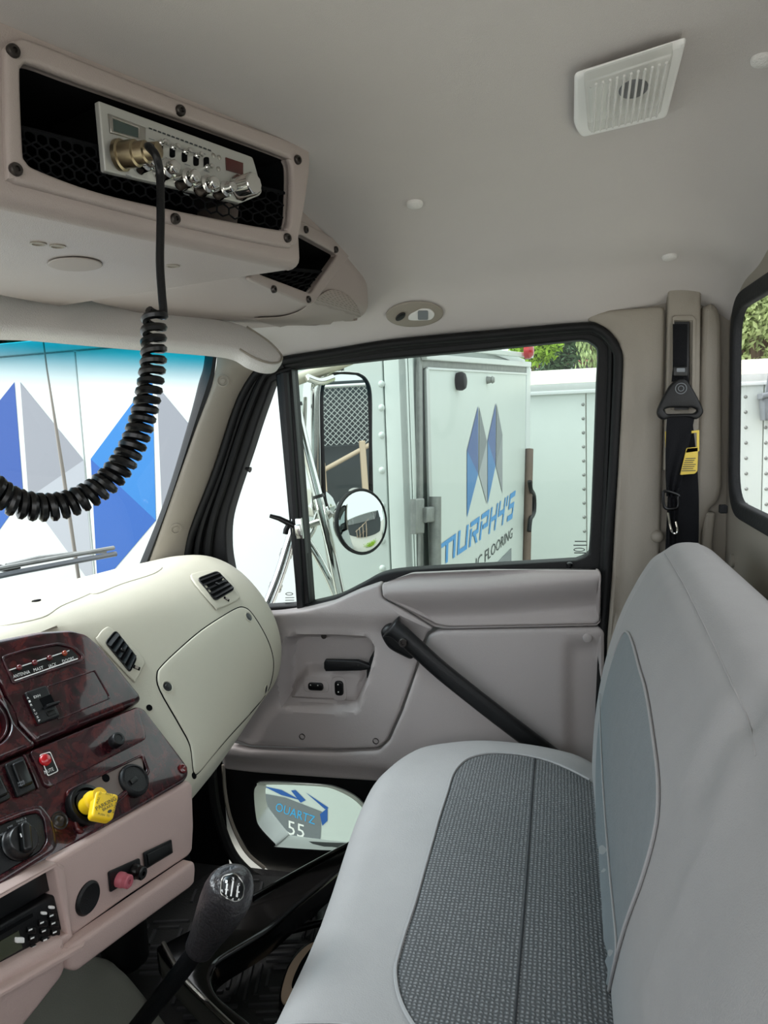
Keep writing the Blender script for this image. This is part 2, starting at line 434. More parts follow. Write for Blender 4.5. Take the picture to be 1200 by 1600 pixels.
def strokes(name, sf, segs, mat, parent, h=.001):
    """flat vinyl pieces: each a polygon in pixels"""
    V = []; Fc = []
    for pl in segs:
        l = [sf.uv(*p) for p in pl]
        if area(l) < 0: l = l[::-1]
        vv, fs, lo = tri([l]); b = len(V); V += list(sf.f(vv, h)); Fc += [tuple(b + i for i in f) for f in fs]
    return link(name, mesh(name, V, Fc), mat, parent, smooth=0)
def bolt(name, sf, px, py, r, mat, parent, hgt=.003, hex_=False):
    fr = sf.frame(px, py)
    return lathe(name, fr, [(r, -.001), (r, hgt * .6), (r * .85, hgt), (r * .45, hgt), (r * .38, hgt * .4), (0.0002, hgt * .4)], mat, parent, seg=16)
def button(name, sf, px, py, r, mat, parent, hgt=.005):
    fr = sf.frame(px, py)
    return lathe(name, fr, [(r, -.002), (r, hgt * .3), (r * .9, hgt * .7), (r * .6, hgt * .95), (0.0002, hgt)], mat, parent, seg=20)


# ================================================================ SETTING
def struct(o, label, cat): return tag(o, label, cat, kind='structure')
# ---- ceiling
_cy = np.array([-.5, 0, .45, .75, .95, 1.13, 1.27, 1.355, 1.40, 1.41]); _cz = np.array([1.285, 1.30, 1.302, 1.30, 1.286, 1.256, 1.208, 1.152, 1.118, 1.112])
_cc = np.array(catmull(list(zip(_cy, _cz)), 8, closed=False))
_se = np.array([onY(*p, 1.40) for p in [(441, 560), (530, 545), (620, 531), (790, 516), (909, 506), (1000, 484), (1100, 465)]])
def ceil_z(x, y):
    z = np.interp(y, _cc[:, 0], _cc[:, 1])
    z += (np.interp(x, _se[:, 0], _se[:, 2]) + .004 - 1.118) * sstep((y - 1.18) / .22)
    if x > .17: z -= .05 * ((x - .17) / .115) ** 2
    if x < -.48: z -= .10 * ((-.48 - x) / .27) ** 2
    z += .004 * math.sin(x * 9 + 1) * math.exp(-((y - .6) / .4) ** 2) + .003 * math.sin(x * 13 + y * 7)
    return z
def ws_x(y): return -.858 - .18 * (1 - np.clip((y - .45) / .91, -1.1, 1.1) ** 2)
xs = np.linspace(0, 1, 90); ys = np.concatenate([np.linspace(-.35, .7, 40), np.linspace(.72, 1.41, 70)])
ceiling = grid('ceiling', [[((lambda x: (x, y, ceil_z(x, y)))((ws_x(y) + .215) * (1 - t) + .285 * t)) for y in ys] for t in xs], m_head)
struct(ceiling, 'taupe cloth headliner over the whole cab', 'ceiling')
S_CEIL = Surf(ceiling)
for px, py in ((648, 317), (1046, 400), (1193, 91)):
    button('headliner_button', S_CEIL, px, py, .0115, m_visor, ceiling, .006)
# ---- floor and front
floor = grid('floor', [[(x, y, 0) for y in np.linspace(-.35, 1.42, 12)] for x in np.linspace(-1.15, .28, 10)], m_mat)
struct(floor, 'black rubber cab floor under the mat', 'floor')
wf = grid('wall_front', [[(-.98 - .10 * (z < .3), y, z) for z in (0, .15, .3, .45, .66)] for y in np.linspace(-.35, 1.42, 8)], m_void)
struct(wf, 'dark firewall behind the dashboard', 'wall')
ws_ = grid('wall_side', [[(x, 1.415, z) for z in (0, .3, .5, .60)] for x in (-1.10, -.95, -.85, -.735)], m_void)
struct(ws_, 'dark footwell side wall ahead of the door', 'wall')
wl = grid('wall_light_block', [[(x, -.345, z) for z in (0, .35, .70)] for x in (-1.0, -.5, 0, .285)], m_door)  # unseen lower driver door, added to keep low side light out
struct(wl, 'unseen taupe lower half of the driver door, added to block low light', 'wall')
# ---- back wall and rear window
PBK = Plane((.283, 0, 0), (-1, 0, 0))
def yz(l): return [(-y, z) for y, z in l]
rw_out = rnd([(1.352, .800), (1.362, 1.163), (-.09, 1.163), (-.09, .800)], .075, 8)
rw_in = rnd([(1.326, .826), (1.336, 1.137), (-.065, 1.137), (-.065, .826)], .055, 8)
wall_back = slab('wall_back', PBK, yz(rnd([(1.43, 0), (1.43, 1.30), (-.35, 1.30), (-.35, 0)], .001, 1)), [yz(rw_out)], thick=.006, rad=.002, mat=m_trim, uv=True)
struct(wall_back, 'taupe rear cab wall around the back window', 'wall')
button('wall_button', PBK, 1146, 876, .012, m_trim, wall_back, .006); button('wall_button', PBK, 1131, 488, .011, m_trim, wall_back, .005)
w1 = struct(thing('window_1', (.29, .53, .8), None, None), 'rear cab window in a dusty black rubber frame', 'window')
slab('rubber_frame', PBK, yz(rw_out), [yz(rw_in)], thick=.014, rad=.005, mat=m_rubd, parent=w1, uv=True, lift=.008)
slab('pane', PBK.off(-.003), yz(rnd([(1.33, .82), (1.345, 1.145), (-.08, 1.145), (-.08, .82)], .05)), thick=.001, mat=m_glassr, parent=w1, uv=True)
boxm('corner_clip', PBK.p(1150, 795) + np.array([-.02, 0, 0]), (.012, .014, .014), m_rubd, w1)
# ---- windscreen
def ws_x(y): return -.858 - .18 * (1 - np.clip((y - .45) / .91, -1.1, 1.1) ** 2)
def ws_pt(y, s):
    b = np.array([ws_x(y), y, .705]); t = np.array([ws_x(y) + .205 + .02 * (1 - ((y - .45) / .91) ** 2), y * .985 + .005, 1.185]); return b + (t - b) * s
w2 = struct(thing('window_2', (-1.0, .5, .7), None, None), 'curved windscreen with a blue shade band and black seal', 'window')
grid('pane', [[ws_pt(y, s) for s in np.linspace(-.02, 1.0, 20)] for y in np.linspace(-.42, 1.375, 50)], m_glassw, w2)
_gl = [(326, 528), (324, 545), (320, 575), (313, 598), (297, 659), (261, 778), (222, 877), (200, 930)]
_gr = [(342, 528), (339, 556), (335, 585), (328, 612), (304, 675), (268, 778), (234, 875), (212, 930)]
ga = [onY(*p, 1.352) for p in catmull(_gl, 5, False)]; gb = [onY(*p, 1.345) for p in catmull(_gr, 5, False)]
grid('edge_seal', [[a + np.array([-.01, .012, 0]), a, (a + b) / 2 + np.array([.006, -.006, 0]), b] for a, b in zip(ga, gb)], m_rub, w2)
# ---- front pillar trim
_pl = [(338, 500), (339, 556), (335, 585), (328, 612), (304, 675), (268, 778), (234, 875), (215, 940)]
_pr = [(450, 500), (436, 562), (408, 572), (385, 600), (364, 644), (330, 744), (297, 838), (286, 940)]
pa = [onY(*p, 1.346) for p in catmull(_pl, 8, False)]; pb = [onY(*p, 1.398) for p in catmull(_pr, 8, False)]
rows = []
for a, b in zip(pa, pb):
    r = []
    for t in np.linspace(0, 1, 14):
        p = a + (b - a) * t; bul = math.sin(math.pi * t) ** .6 * .012; r.append(p + np.array([.6, -.8, 0]) * bul)
    rows.append([a + np.array([-.01, .02, 0])] + r + [b + np.array([0, .03, 0])])
trim1 = grid('trim_1', rows, m_trim); struct(trim1, 'taupe trim on the windscreen pillar', 'trim')
S_T1 = Surf(trim1)
for px, py in ((348, 595), (275, 826)):
    fr = S_T1.frame(px, py)
    lathe('screw_cap', fr, [(.0125, -.002), (.0125, .0015), (.0095, .002), (.0085, -.001), (.006, -.0012), (.005, .001), (.0002, .0015)], m_trim, trim1, seg=20)
# ---- rear pillar trim
PB = Plane((0, 1.385, 0), (0, -1, 0))
trim2 = struct(thing('trim_2', PB.p(1000, 860), None, None), 'taupe trim on the door pillar behind the seat belt', 'trim')
pil = [(918, 500), (919, 490), (955, 484), (1034, 478), (1039, 484), (1037, 620), (1034, 740), (1030, 900), (1010, 1100), (946, 1180), (949, 1000), (957, 900), (962, 800), (966, 735), (971, 640), (974, 558), (967, 534), (952, 516), (935, 507)]
pu = [PB.uv(*p) for p in pil]
_ridge = [PB.uv(*p) for p in [(925, 498), (960, 512), (982, 535), (990, 570), (985, 700), (975, 850), (968, 960)]]
slab('pillar_panel', PB, rnd(pu, .004, 3), thick=.03, rad=.006, sp=.012, disp=lambda q: -.008 * (1 - sstep(sdist(q, _ridge, False) / .02)), mat=m_trim, parent=trim2, uv=True)
slab('height_adjuster', PB, [(1043, 452), (1050, 445), (1088, 444), (1094, 452), (1092, 640), (1089, 735), (1036, 735), (1040, 600)], [[(1052, 503), (1077, 503), (1076, 640), (1052, 640)]], thick=.03, rad=.004, lift=.010, mat=m_trim, parent=trim2, rc=3)
slab('slot', PB, [(1049, 500), (1080, 500), (1079, 645), (1049, 645)], thick=.004, lift=.002, mat=m_blks, parent=trim2)
_rim = [(1049, 497), (1053, 494), (1080, 494), (1086, 500), (1084, 640), (1078, 640), (1080, 502), (1052, 502), (1052, 640), (1047, 640)]
slab('slot_rim', PB, _rim, thick=.004, rad=.0015, lift=.0135, mat=m_trim, parent=trim2)
slab('corner_panel', PB, [(1097, 480), (1112, 474), (1121, 482), (1127, 505), (1128, 760), (1122, 782), (1108, 796), (1096, 830), (1092, 900), (1088, 960), (1075, 960), (1085, 735), (1092, 640)], thick=.03, rad=.010, lift=.008, mat=m_trim, parent=trim2, rc=4)
slab('lower_column', PB, [(1100, 800), (1118, 800), (1113, 850), (1120, 960), (1092, 960), (1094, 850)], thick=.02, rad=.006, lift=.006, mat=m_trim, parent=trim2, rc=4)
grid('pillar_backing', [[(x, 1.40, z) for z in (.1, .6, 1.25)] for x in (.125, .2, .29)], m_trim, trim2)
button('belt_stop', PB, 1027, 838, .011, m_trim, trim2, .012)
bonnet_ob = grid('bounce_bonnet', [[(x, y, .60 - .09 * (-1.06 - x) - .5 * max(0, abs(y - .5) - .55) ** 1.5) for y in np.linspace(-.35, 1.55, 20)] for x in (-2.5, -2.1, -1.7, -1.4, -1.2, -1.06)], m_white)  # unseen white bonnet, added to bounce sunlight up through the windscreen
struct(bonnet_ob, 'unseen white bonnet added beyond the windscreen to bounce light into the cab', 'trim')
# ================================================================ DOOR
PD = Plane((0, 1.40, 0), (0, -1, 0))
door = struct(thing('door_1', (-.3, 1.42, .08), None, None), 'taupe passenger door with black window frame and grab bar', 'door')
b_out = [(289, 868), (295, 836), (307, 803), (337, 728), (364, 644), (376, 613), (395, 582), (414, 568), (441, 560), (530, 545), (620, 531), (790, 516), (909, 506), (937, 508), (957, 522), (969, 540), (974, 562), (970, 660), (965, 750), (960, 825), (956, 900), (950, 1000)]
g_main = catmull([(456, 577), (600, 561), (760, 546), (905, 531)], 4, False) + catmull([(918, 532), (930, 540), (934, 552), (932, 600), (927, 740), (922, 850), (917, 868), (900, 876)], 5, False) + catmull([(850, 879), (760, 884), (648, 890), (597, 897), (563, 914), (524, 933), (484, 943)], 4, False)
g_vent = catmull([(424, 598), (403, 658), (387, 708), (364, 776), (354, 816), (353, 855), (357, 885), (366, 925), (380, 949)], 4, False) + [(412, 949), (463, 946), (434, 600), (430, 594)]
PF = Plane((0, 1.412, 0), (0, -1, 0))
slab('window_frame', PF, b_out + [(942, 1190), (932, 1190), (929, 925), (640, 930), (560, 960), (480, 976), (330, 985), (300, 960)], [g_main, g_vent], thick=.035, rad=.005, mat=m_rub, parent=door)
slab('window_pane', Plane((0, 1.437, 0), (0, -1, 0)), [(448, 560), (920, 515), (945, 530), (930, 890), (640, 905), (480, 960)], thick=.0015, mat=m_glass, parent=door)
slab('vent_pane', Plane((0, 1.437, 0), (0, -1, 0)), [(425, 580), (438, 585), (470, 965), (370, 965), (345, 880), (345, 810)], thick=.0015, mat=m_glassv, parent=door)
def along(path, y, n=5, off=0): return [onY(*p, y) for p in catmull(path, n, False)]
tube('frame_seal', along([(441, 572), (530, 557), (620, 544), (790, 528), (905, 518), (935, 522), (950, 535), (955, 560), (950, 700), (943, 850), (938, 940)], 1.408), .006, m_rub, door, seg=8)
tube('glass_run', along([(470, 950), (457, 760), (445, 583)], 1.405, 4), .0085, m_blk, door, seg=8)
slab('division_bar', Plane((0, 1.408, 0), (0, -1, 0)), [(430, 585), (455, 577), (483, 944), (464, 950)], thick=.02, rad=.004, mat=m_blk, parent=door)
# ---- weather strips round the opening (body side)
trim3 = struct(thing('trim_3', onY(300, 860, 1.39), None, None), 'black ribbed weather strip round the door opening', 'trim')
tube('outer_strip', along([(p[0] + (3 if p[0] < 430 else 0), p[1] + 4) for p in b_out[:9]] + [(x, y + 5) for x, y in b_out[9:13]] + [(934, 514), (951, 527), (962, 545), (966, 565), (962, 660), (957, 750), (952, 825), (948, 900), (942, 1000), (934, 1180)], 1.396, 4), .0085, m_rub, trim3, seg=10)
_o = np.array(catmull(b_out[:9], 5, False)); _i = np.array(catmull([(340, 878), (341, 850), (345, 812), (356, 770), (376, 706), (393, 656), (414, 600), (424, 585), (445, 575)], 5, False))
for t in (.36, .70):
    tube('inner_strip', [onY(*p, 1.404) for p in _o + (_i - _o) * t], .0075, m_rub, trim3, seg=8)
tube('door_edge', along([(957, 735), (952, 800), (947, 880), (941, 985)], 1.403, 4), .0022, m_white, trim3, seg=6)
# ---- moulded panels
Q = lambda l: [PD.uv(*p) for p in l]
up = rnd(Q([(601, 908), (645, 894), (760, 889), (934, 886), (938, 892), (938, 968), (932, 974), (700, 979), (680, 976), (604, 928)]), .006, 4)
_crease = Q([(606, 918), (660, 916), (760, 912), (850, 904), (936, 895)])
def d_up(q):
    c = np.interp(q[:, 0], [p[0] for p in _crease], [p[1] for p in _crease])
    return np.where(q[:, 1] > c, -.05 * np.clip((q[:, 1] - c) / .035, 0, 1) ** 1.5, -.040 * sstep((c - q[:, 1]) / .07) + .012 * sstep((c - q[:, 1] - .06) / .03))
slab('upper_panel', PD, up, thick=.02, rad=.004, sp=.0055, disp=d_up, lift=.034, mat=m_door, parent=door, uv=True)
fp = rnd(Q([(395, 957), (440, 954), (484, 948), (524, 938), (563, 920), (598, 908), (602, 930), (679, 979), (668, 986), (661, 1005), (652, 1037), (627, 1107), (607, 1152), (592, 1165), (526, 1167), (392, 1163), (360, 1150), (360, 1000)]), .008, 4)
rec = Q(catmull([(449, 1000), (466, 992), (510, 990), (566, 993), (580, 1000), (587, 1014), (580, 1046), (566, 1091), (556, 1106), (510, 1108), (448, 1103), (440, 1093), (441, 1030)], 5))
pl2 = Q(catmull([(482, 1052), (560, 1052), (560, 1104), (448, 1104), (455, 1080), (470, 1058)], 5))
def d_fp(q):
    d = sdist(q, rec); h = -.048 * sstep((.004 - d) / .020)
    e = sdist(q, pl2); h += .026 * sstep((.010 - e) / .022) * sstep((-.004 - d) / .016)
    s = Q([(600, 905)])[0][1]
    h += .016 * sstep((q[:, 1] - Q([(500, 985)])[0][1]) / .05)
    fold = sdist(q, Q([(392, 1150), (408, 1115), (436, 1085)]), False)
    h -= .006 * sstep((.03 - fold) / .03)
    return h
slab('front_panel', PD, fp, thick=.02, rad=.005, sp=.0065, disp=d_fp, lift=.012, mat=m_door, parent=door, uv=True)
lp = rnd(Q([(656, 1036), (631, 1108), (611, 1153), (594, 1169), (526, 1172), (392, 1168), (366, 1162), (350, 1166), (349, 1202), (400, 1208), (600, 1222), (760, 1242), (948, 1262), (944, 984), (936, 977), (690, 982), (672, 988), (665, 1005)]), .008, 4)
_bx = Q([(878, 980)])[0][0]
def d_lp(q):
    h = .010 * sstep((.05 - np.abs(sdist(q, lp))) / .05) * 0
    h = h - .012 * sstep((q[:, 0] - _bx) / .02) * sstep((Q([(900, 990)])[0][1] - q[:, 1]) / .03)
    zb = Q([(500, 1175)])[0][1]
    h = h - .014 * sstep((zb - .012 - q[:, 1]) / .03) * (1 - sstep((q[:, 0] - Q([(600, 1200)])[0][0]) / .05))
    return h
slab('pocket_panel', PD, lp, thick=.02, rad=.007, sp=.010, disp=d_lp, lift=.016, mat=m_door, parent=door, uv=True)
# lower black section with its own small window
kick_o = [(397, 1240), (401, 1228), (412, 1222), (500, 1226), (530, 1232), (560, 1248), (580, 1275), (578, 1300), (566, 1328), (440, 1324), (430, 1318), (406, 1292), (400, 1275)]
PK = Plane((0, 1.425, 0), (0, -1, 0))
slab('kick_panel', PK, catmull([(346, 1195), (352, 1250), (364, 1290), (388, 1335), (414, 1358), (440, 1368), (560, 1375), (640, 1360), (700, 1260), (690, 1215), (520, 1195), (420, 1190)], 5), [catmull(kick_o, 4)], thick=.03, rad=.006, mat=m_blk, parent=door)
kick_i = [(415, 1240), (416, 1230), (424, 1226), (500, 1229), (528, 1236), (556, 1252), (574, 1275), (572, 1296), (562, 1316), (462, 1306), (450, 1300), (424, 1268), (417, 1256)]
ko = [onY(*p, 1.422) for p in catmull(kick_o, 4)]; ki = [onY(*p, 1.470) for p in catmull(kick_i, 4)]
grid('kick_window_surround', [[a + (b - a) * t for t in (0, .04, .5, .96, 1)] for a, b in zip(ko + ko[:1], ki + ki[:1])], m_alu, door)
slab('kick_window_pane', Plane((0, 1.468, 0), (0, -1, 0)), catmull([(x + (x - 495) * .03, y + (y - 1270) * .05) for x, y in kick_i], 4), thick=.001, mat=m_glass, parent=door)
slab('door_skin', Plane((0, 1.478, 0), (0, -1, 0)), [(290, 1000), (360, 960), (480, 950), (560, 920), (640, 895), (940, 880), (985, 900), (985, 1420), (700, 1460), (340, 1450), (290, 1380)], [catmull([(x + (x - 495) * .05, y + (y - 1270) * .08) for x, y in kick_i], 4)], thick=.004, mat=m_white, parent=door)
# hardware
def capsule(cx, cy_, w, h): return rrect(w, h, min(w, h) * .46, cx, cy_, 8)
FRC = PD.off(-.006)
fr = FRC.frame(493, 1073); fr = fr.off(-.0045)
sb = slab('switch_bezel', fr, capsule(0, 0, .056, .026), thick=.004, rad=.0015, mat=m_door, parent=door, uv=True, lift=.0025)
slab('rocker', fr, capsule(0, 0, .034, .017), thick=.004, rad=.003, mat=m_blks, parent=sb, uv=True, lift=.0065)
fr2 = FRC.frame(529, 1077).off(-.0045)
sb2 = slab('switch_bezel', fr2, capsule(0, 0, .032, .052), thick=.004, rad=.0015, mat=m_door, parent=door, uv=True, lift=.0025)
slab('rocker', fr2, capsule(.001, .002, .019, .032), thick=.004, rad=.003, mat=m_blks, parent=sb2, uv=True, lift=.0065)
for f_, q in ((fr, (-.010, .004)), (fr, (.006, .004)), (fr2, (0, .011)), (fr2, (0, -.005))):
    lathe('switch_mark', Plane(f_.f([q], .0066)[0], f_.N, f_.U), [(.0013, 0), (.0013, .0006), (.0002, .0006)], m_inkw, sb if f_ is fr else sb2, seg=8)
hl = slab('lever', PD, [(507, 1034), (509, 1030), (560, 1031), (577, 1037), (580, 1040), (578, 1045), (564, 1047), (510, 1048), (507, 1043)], thick=.010, rad=.003, mat=m_blk, parent=door, lift=.006, cap=True)
slab('lever_pivot', PD, [(586, 1014), (588, 1020), (584, 1040), (576, 1058), (573, 1060), (573, 1048), (578, 1028)], thick=.02, rad=.002, mat=m_blk, parent=door, lift=.002, cap=True, rc=2)
for px, py in ((472, 1151), (587, 1158)):
    fr = PD.off(.013).frame(px, py)
    lathe('panel_screw', fr, [(.0065, -.002), (.0065, .001), (.0055, .0012), (.005, -.002), (.0035, -.0015), (.0002, -.0015)], m_screw, door, seg=16)
lathe('panel_screw', PD.off(-.022).frame(506, 994), [(.006, -.002), (.006, .001), (.003, .0012), (.0002, .001)], m_screw, door, seg=14)
button('panel_button', PD.off(.016), 918, 997, .009, m_door, door, .003)
# grab bar
gb_path = [onY(609, 978, 1.366), onY(614, 981, 1.352), onY(626, 990, 1.344), onY(648, 1010, 1.338), onY(690, 1048, 1.334), onY(755, 1100, 1.334), onY(815, 1146, 1.338), onY(850, 1172, 1.352), onY(872, 1188, 1.375)]
gbp = np.array(catmull(gb_path, 8, False)); Tn = nrm(gbp[-10] - gbp[8]); Bn = nrm(np.cross(Tn, [0, -1, 0])); rows = []
for i, p in enumerate(gbp):
    s = i / (len(gbp) - 1); w = .0168 + .009 * float(np.exp(-((s - .07) / .075) ** 2)) - .012 * max(0, 1 - s * 18); dd = .014 + .006 * float(np.exp(-((s - .07) / .08) ** 2))
    rows.append([p + Bn * w * math.copysign(abs(math.cos(a)) ** .7, math.cos(a)) + np.array([0, -1, 0]) * dd * math.copysign(abs(math.sin(a)) ** .8, math.sin(a)) for a in np.linspace(0, 2 * math.pi, 18, endpoint=False)])
gbar = grid('grab_bar', rows, m_blk, door, closed=True, capends=True)
slab('grab_bar_foot', PD, catmull([(601, 984), (604, 974), (614, 969), (628, 972), (642, 982), (651, 995), (654, 1010), (648, 1022), (632, 1016), (612, 1004)], 5), thick=.03, rad=.012, nb=4, mat=m_blk, parent=gbar, lift=.040, cap=True)
bolt('bolt', Plane((0, 1.323, 0), (0, -1, 0)), 630, 1004, .0085, m_screw, gbar, .004)
lk = lathe('lock_knob', Plane(onY(890, 890, 1.405), (0, 0, 1)), [(.008, -.003), (.008, .001), (.003, .002), (.003, .006), (.0055, .007), (.0055, .012), (.003, .014), (.0002, .014)], m_blks, door, seg=14)
# vent latch
slab('vent_latch_plate', Plane((0, 1.404, 0), (0, -1, 0)), [(456, 810), (472, 809), (475, 841), (459, 842)], thick=.006, rad=.0015, mat=m_chrome, parent=door, lift=.006, cap=True)
slab('vent_latch', Plane((0, 1.398, 0), (0, -1, 0)), [(461, 820), (470, 819), (472, 836), (463, 837)], thick=.006, rad=.002, mat=m_chrome, parent=door, lift=.006, cap=True)
tube('vent_lever', [onY(422, 806, 1.39), onY(436, 810, 1.392), onY(452, 818, 1.396), onY(460, 822, 1.40)], [.0042, .0052, .006, .006], m_blks, door, seg=10)
tube('vent_lever_arm', [onY(452, 818, 1.397), onY(447, 828, 1.397), onY(446, 834, 1.397)], .0055, m_blks, door, seg=10)
tube('vent_hinge_pin', [onY(384, 732, 1.402), onY(391, 734, 1.40)], [.003, .006], m_blks, door, seg=10)
for s, q in (('window_print', [(898, 846), (916, 846)]), ('window_print', [(896, 852), (917, 852)]), ('window_print', [(897, 864), (915, 864)])):
    strokes(s, Plane((0, 1.434, 0), (0, -1, 0)), [[(q[0][0], q[0][1] - 1), (q[1][0], q[1][1] - 1), (q[1][0], q[1][1] + .6), (q[0][0], q[0][1] + .6)]], m_ink, door)
slab('glass_stamp', Plane((0, 1.434, 0), (0, -1, 0)), ell(905, 859, 9, 3.2), [ell(905, 859, 7.5, 2)], thick=.0003, mat=m_ink, parent=door)
slab('glass_stamp', Plane((0, 1.434, 0), (0, -1, 0)), ell(452, 928, 6, 2.5), [ell(452, 928, 4.6, 1.5)], thick=.0003, mat=m_ink, parent=door)
for y in (934, 938, 943):
    strokes('window_print', Plane((0, 1.434, 0), (0, -1, 0)), [[(446, y - .7), (460, y - .9), (460, y + .2), (446, y + .4)]], m_ink, door)
# sill strip by the door foot
tube('sill_strip', along([(349, 1195), (352, 1240), (362, 1285), (384, 1330), (414, 1357)], 1.40, 5), [.004] * 21, m_trim, trim3, seg=6)
tube('sill_rubber', along([(330, 1190), (336, 1250), (348, 1300), (370, 1345), (410, 1378), (470, 1392)], 1.39, 5), .011, m_rub, trim3, seg=8)

# ================================================================ DASHBOARD
dash = thing('dashboard', (-.8, .9, .40), 'beige dashboard with dark red burl wood panels, vents, switches and glovebox', 'dashboard')
PLp = [(-1.06, .690), (-.95, .702), (-.85, .712), (-.775, .716), (-.73, .705), (-.695, .672), (-.612, .562), (-.548, .478), (-.540, .445), (-.57, .405), (-.70, .34)]
PRp = [(-.90, .700), (-.83, .714), (-.76, .727), (-.690, .726), (-.625, .694), (-.572, .630), (-.548, .560), (-.554, .490), (-.582, .442), (-.63, .40), (-.72, .35)]
PLc, PRc = np.array(catmull(PLp, 6, False)), np.array(catmull(PRp, 6, False))
rows = []
ysd = list(np.linspace(-.1, .85, 12)) + list(np.linspace(.88, 1.32, 44))
for y in ysd:
    t = float(np.clip((y - .915) / .40, 0, 1)); t = t * (1.25 - .25 * t); q = PLc * (1 - t) + PRc * t
    if y < .915:
        q = q.copy(); k = q[:, 0] > -.72; q[k, 0] -= (.02 + .13 * np.clip((.70 - q[k, 1]) / .12, 0, 1)) * min(1, (.915 - y) / .03)
    q = q.copy(); q[:, 0] += .012 * math.sin(math.pi * t) * np.clip((q[:, 0] + .75) / .15, 0, 1)
    rows.append([(a, y, b) for a, b in q])
cx_, cz_ = -.72, .56
for k, (dy, s) in enumerate(((.012, .995), (.022, .982), (.030, .955), (.034, .90), (.035, .5))):
    rows.append([(cx_ + (a - cx_) * s, 1.32 + dy, cz_ + (b - cz_) * s) for a, b in PRc])
dpad = grid('pad', rows, m_dash, dash, smooth=60)
S_D = Surf(dpad)
gd = [(246, 1054), (253, 1041), (280, 1015), (314, 986), (350, 962), (370, 951), (380, 950), (391, 957), (407, 981), (420, 1008), (426, 1035), (423, 1062), (414, 1084), (390, 1114), (356, 1152), (330, 1183), (309, 1208), (302, 1204), (297, 1165), (281, 1133), (250, 1078)]
def widen(l, k):
    c = np.mean(np.array(l, float), axis=0); return [tuple(c + (np.array(p) - c) * (1 + k / max(1, np.linalg.norm(np.array(p) - c)))) for p in l]
slab('glovebox_gap', S_D, catmull(widen(gd, 1.8), 4), thick=.002, sp=.02, lift=.0006, mat=m_void, parent=dash)
glove = slab('glovebox_door', S_D, catmull(gd, 4), thick=.003, rad=.003, sp=.018, lift=.0032, mat=m_dash, parent=dash)
for px, py in ((387, 965), (260, 1074), (413, 1077)):
    fr = S_D.frame(px, py).off(.003)
    lathe('recessed_screw', fr, [(.0105, -.002), (.0105, .0012), (.0088, .0014), (.0080, .0002), (.0002, .0002)], m_dash, glove, seg=20)
    lathe('recessed_screw', fr, [(.0078, .0002), (.0074, .0006), (.0045, .0008), (.004, .0016), (.0002, .0018)], m_blks, glove, seg=16)
for px, py in ((233, 1106), (303, 1212)):
    lathe('plug_hole', S_D.frame(px, py), [(.005, -.001), (.005, .001), (.0002, .001)], m_void, dash, seg=12)
# top grilles
slab('defrost_tray', S_D, catmull([(0, 962), (60, 938), (110, 926), (150, 922), (128, 934), (95, 948), (65, 966), (0, 978)], 4), thick=.001, sp=.03, rad=.001, lift=.0012, mat=m_dash, parent=dash)
slab('end_grille', S_D, catmull([(140, 922), (205, 898), (252, 886), (240, 897), (190, 913), (152, 928)], 4), thick=.001, sp=.03, rad=.0008, lift=.0012, mat=m_dash, parent=dash)
lathe('plug_hole', S_D.frame(57, 940), [(.007, -.001), (.007, .0025), (.0002, .0025)], m_void, dash, seg=12)
# vents
def vent(outl, quad, nsl, wheel):
    b = slab('vent_bezel', S_D, catmull(outl, 4), thick=.002, rad=.0025, sp=.02, lift=.004, mat=m_dash, parent=dash)
    q = [np.array(p, float) for p in quad]
    slab('vent_cavity', S_D, rnd(quad, 5), thick=.001, lift=.0046, sp=.02, mat=m_void, parent=b)
    slab('vent_rim', S_D, rnd(widen(quad, 2), 6), [rnd(quad, 5)], thick=.002, rad=.001, lift=.0065, mat=m_blk, parent=b)
    for i in range(nsl):
        t = (i + .5) / nsl
        a0, a1 = q[0] + (q[3] - q[0]) * t, q[1] + (q[2] - q[1]) * t
        d = (q[3] - q[0]) / nsl * .22
        P0, n = S_D.hit(*a0); P1, _ = S_D.hit(*a1); P2, _ = S_D.hit(*(a0 + d)); w = P2 - P0
        ex = nrm(P1 - P0); out = n
        c = []
        for e in (P0, P1):
            for s1, s2 in ((-1.25, .0040), (1.25, .0075), (1.3, .0090), (-1.2, .0055)): c.append(e + w * s1 + out * s2)
        me = mesh('slat', c, [(0, 1, 5, 4), (1, 2, 6, 5), (2, 3, 7, 6), (3, 0, 4, 7), (0, 3, 2, 1), (4, 5, 6, 7)])
        link('slat', fixn(me), m_blk if nsl != 5 else m_blk, b, smooth=0)
    m_ = (q[0] + q[1] + q[2] + q[3]) / 4
    rbox('vent_tab', S_D.frame(*m_).off(.007), .007, .005, .003, .001, m_blks, b)
    fr = S_D.frame(*wheel).off(.004)
    rbox('wheel_slot', fr, .012, .006, .0006, .0002, m_void, b); rbox('thumb_wheel', fr, .006, .005, .002, .0008, m_trim, b)
vent([(298, 906), (307, 896), (333, 893), (354, 901), (371, 928), (370, 939), (341, 952), (333, 949)], [(308, 908), (338, 897), (363, 923), (334, 940)], 5, (352, 938))
vent([(152, 994), (163, 982), (173, 983), (200, 1005), (224, 1032), (221, 1046), (211, 1064), (204, 1062), (153, 1006)], [(163, 1007), (178, 989), (210, 1030), (200, 1052)], 5, (211, 1045))
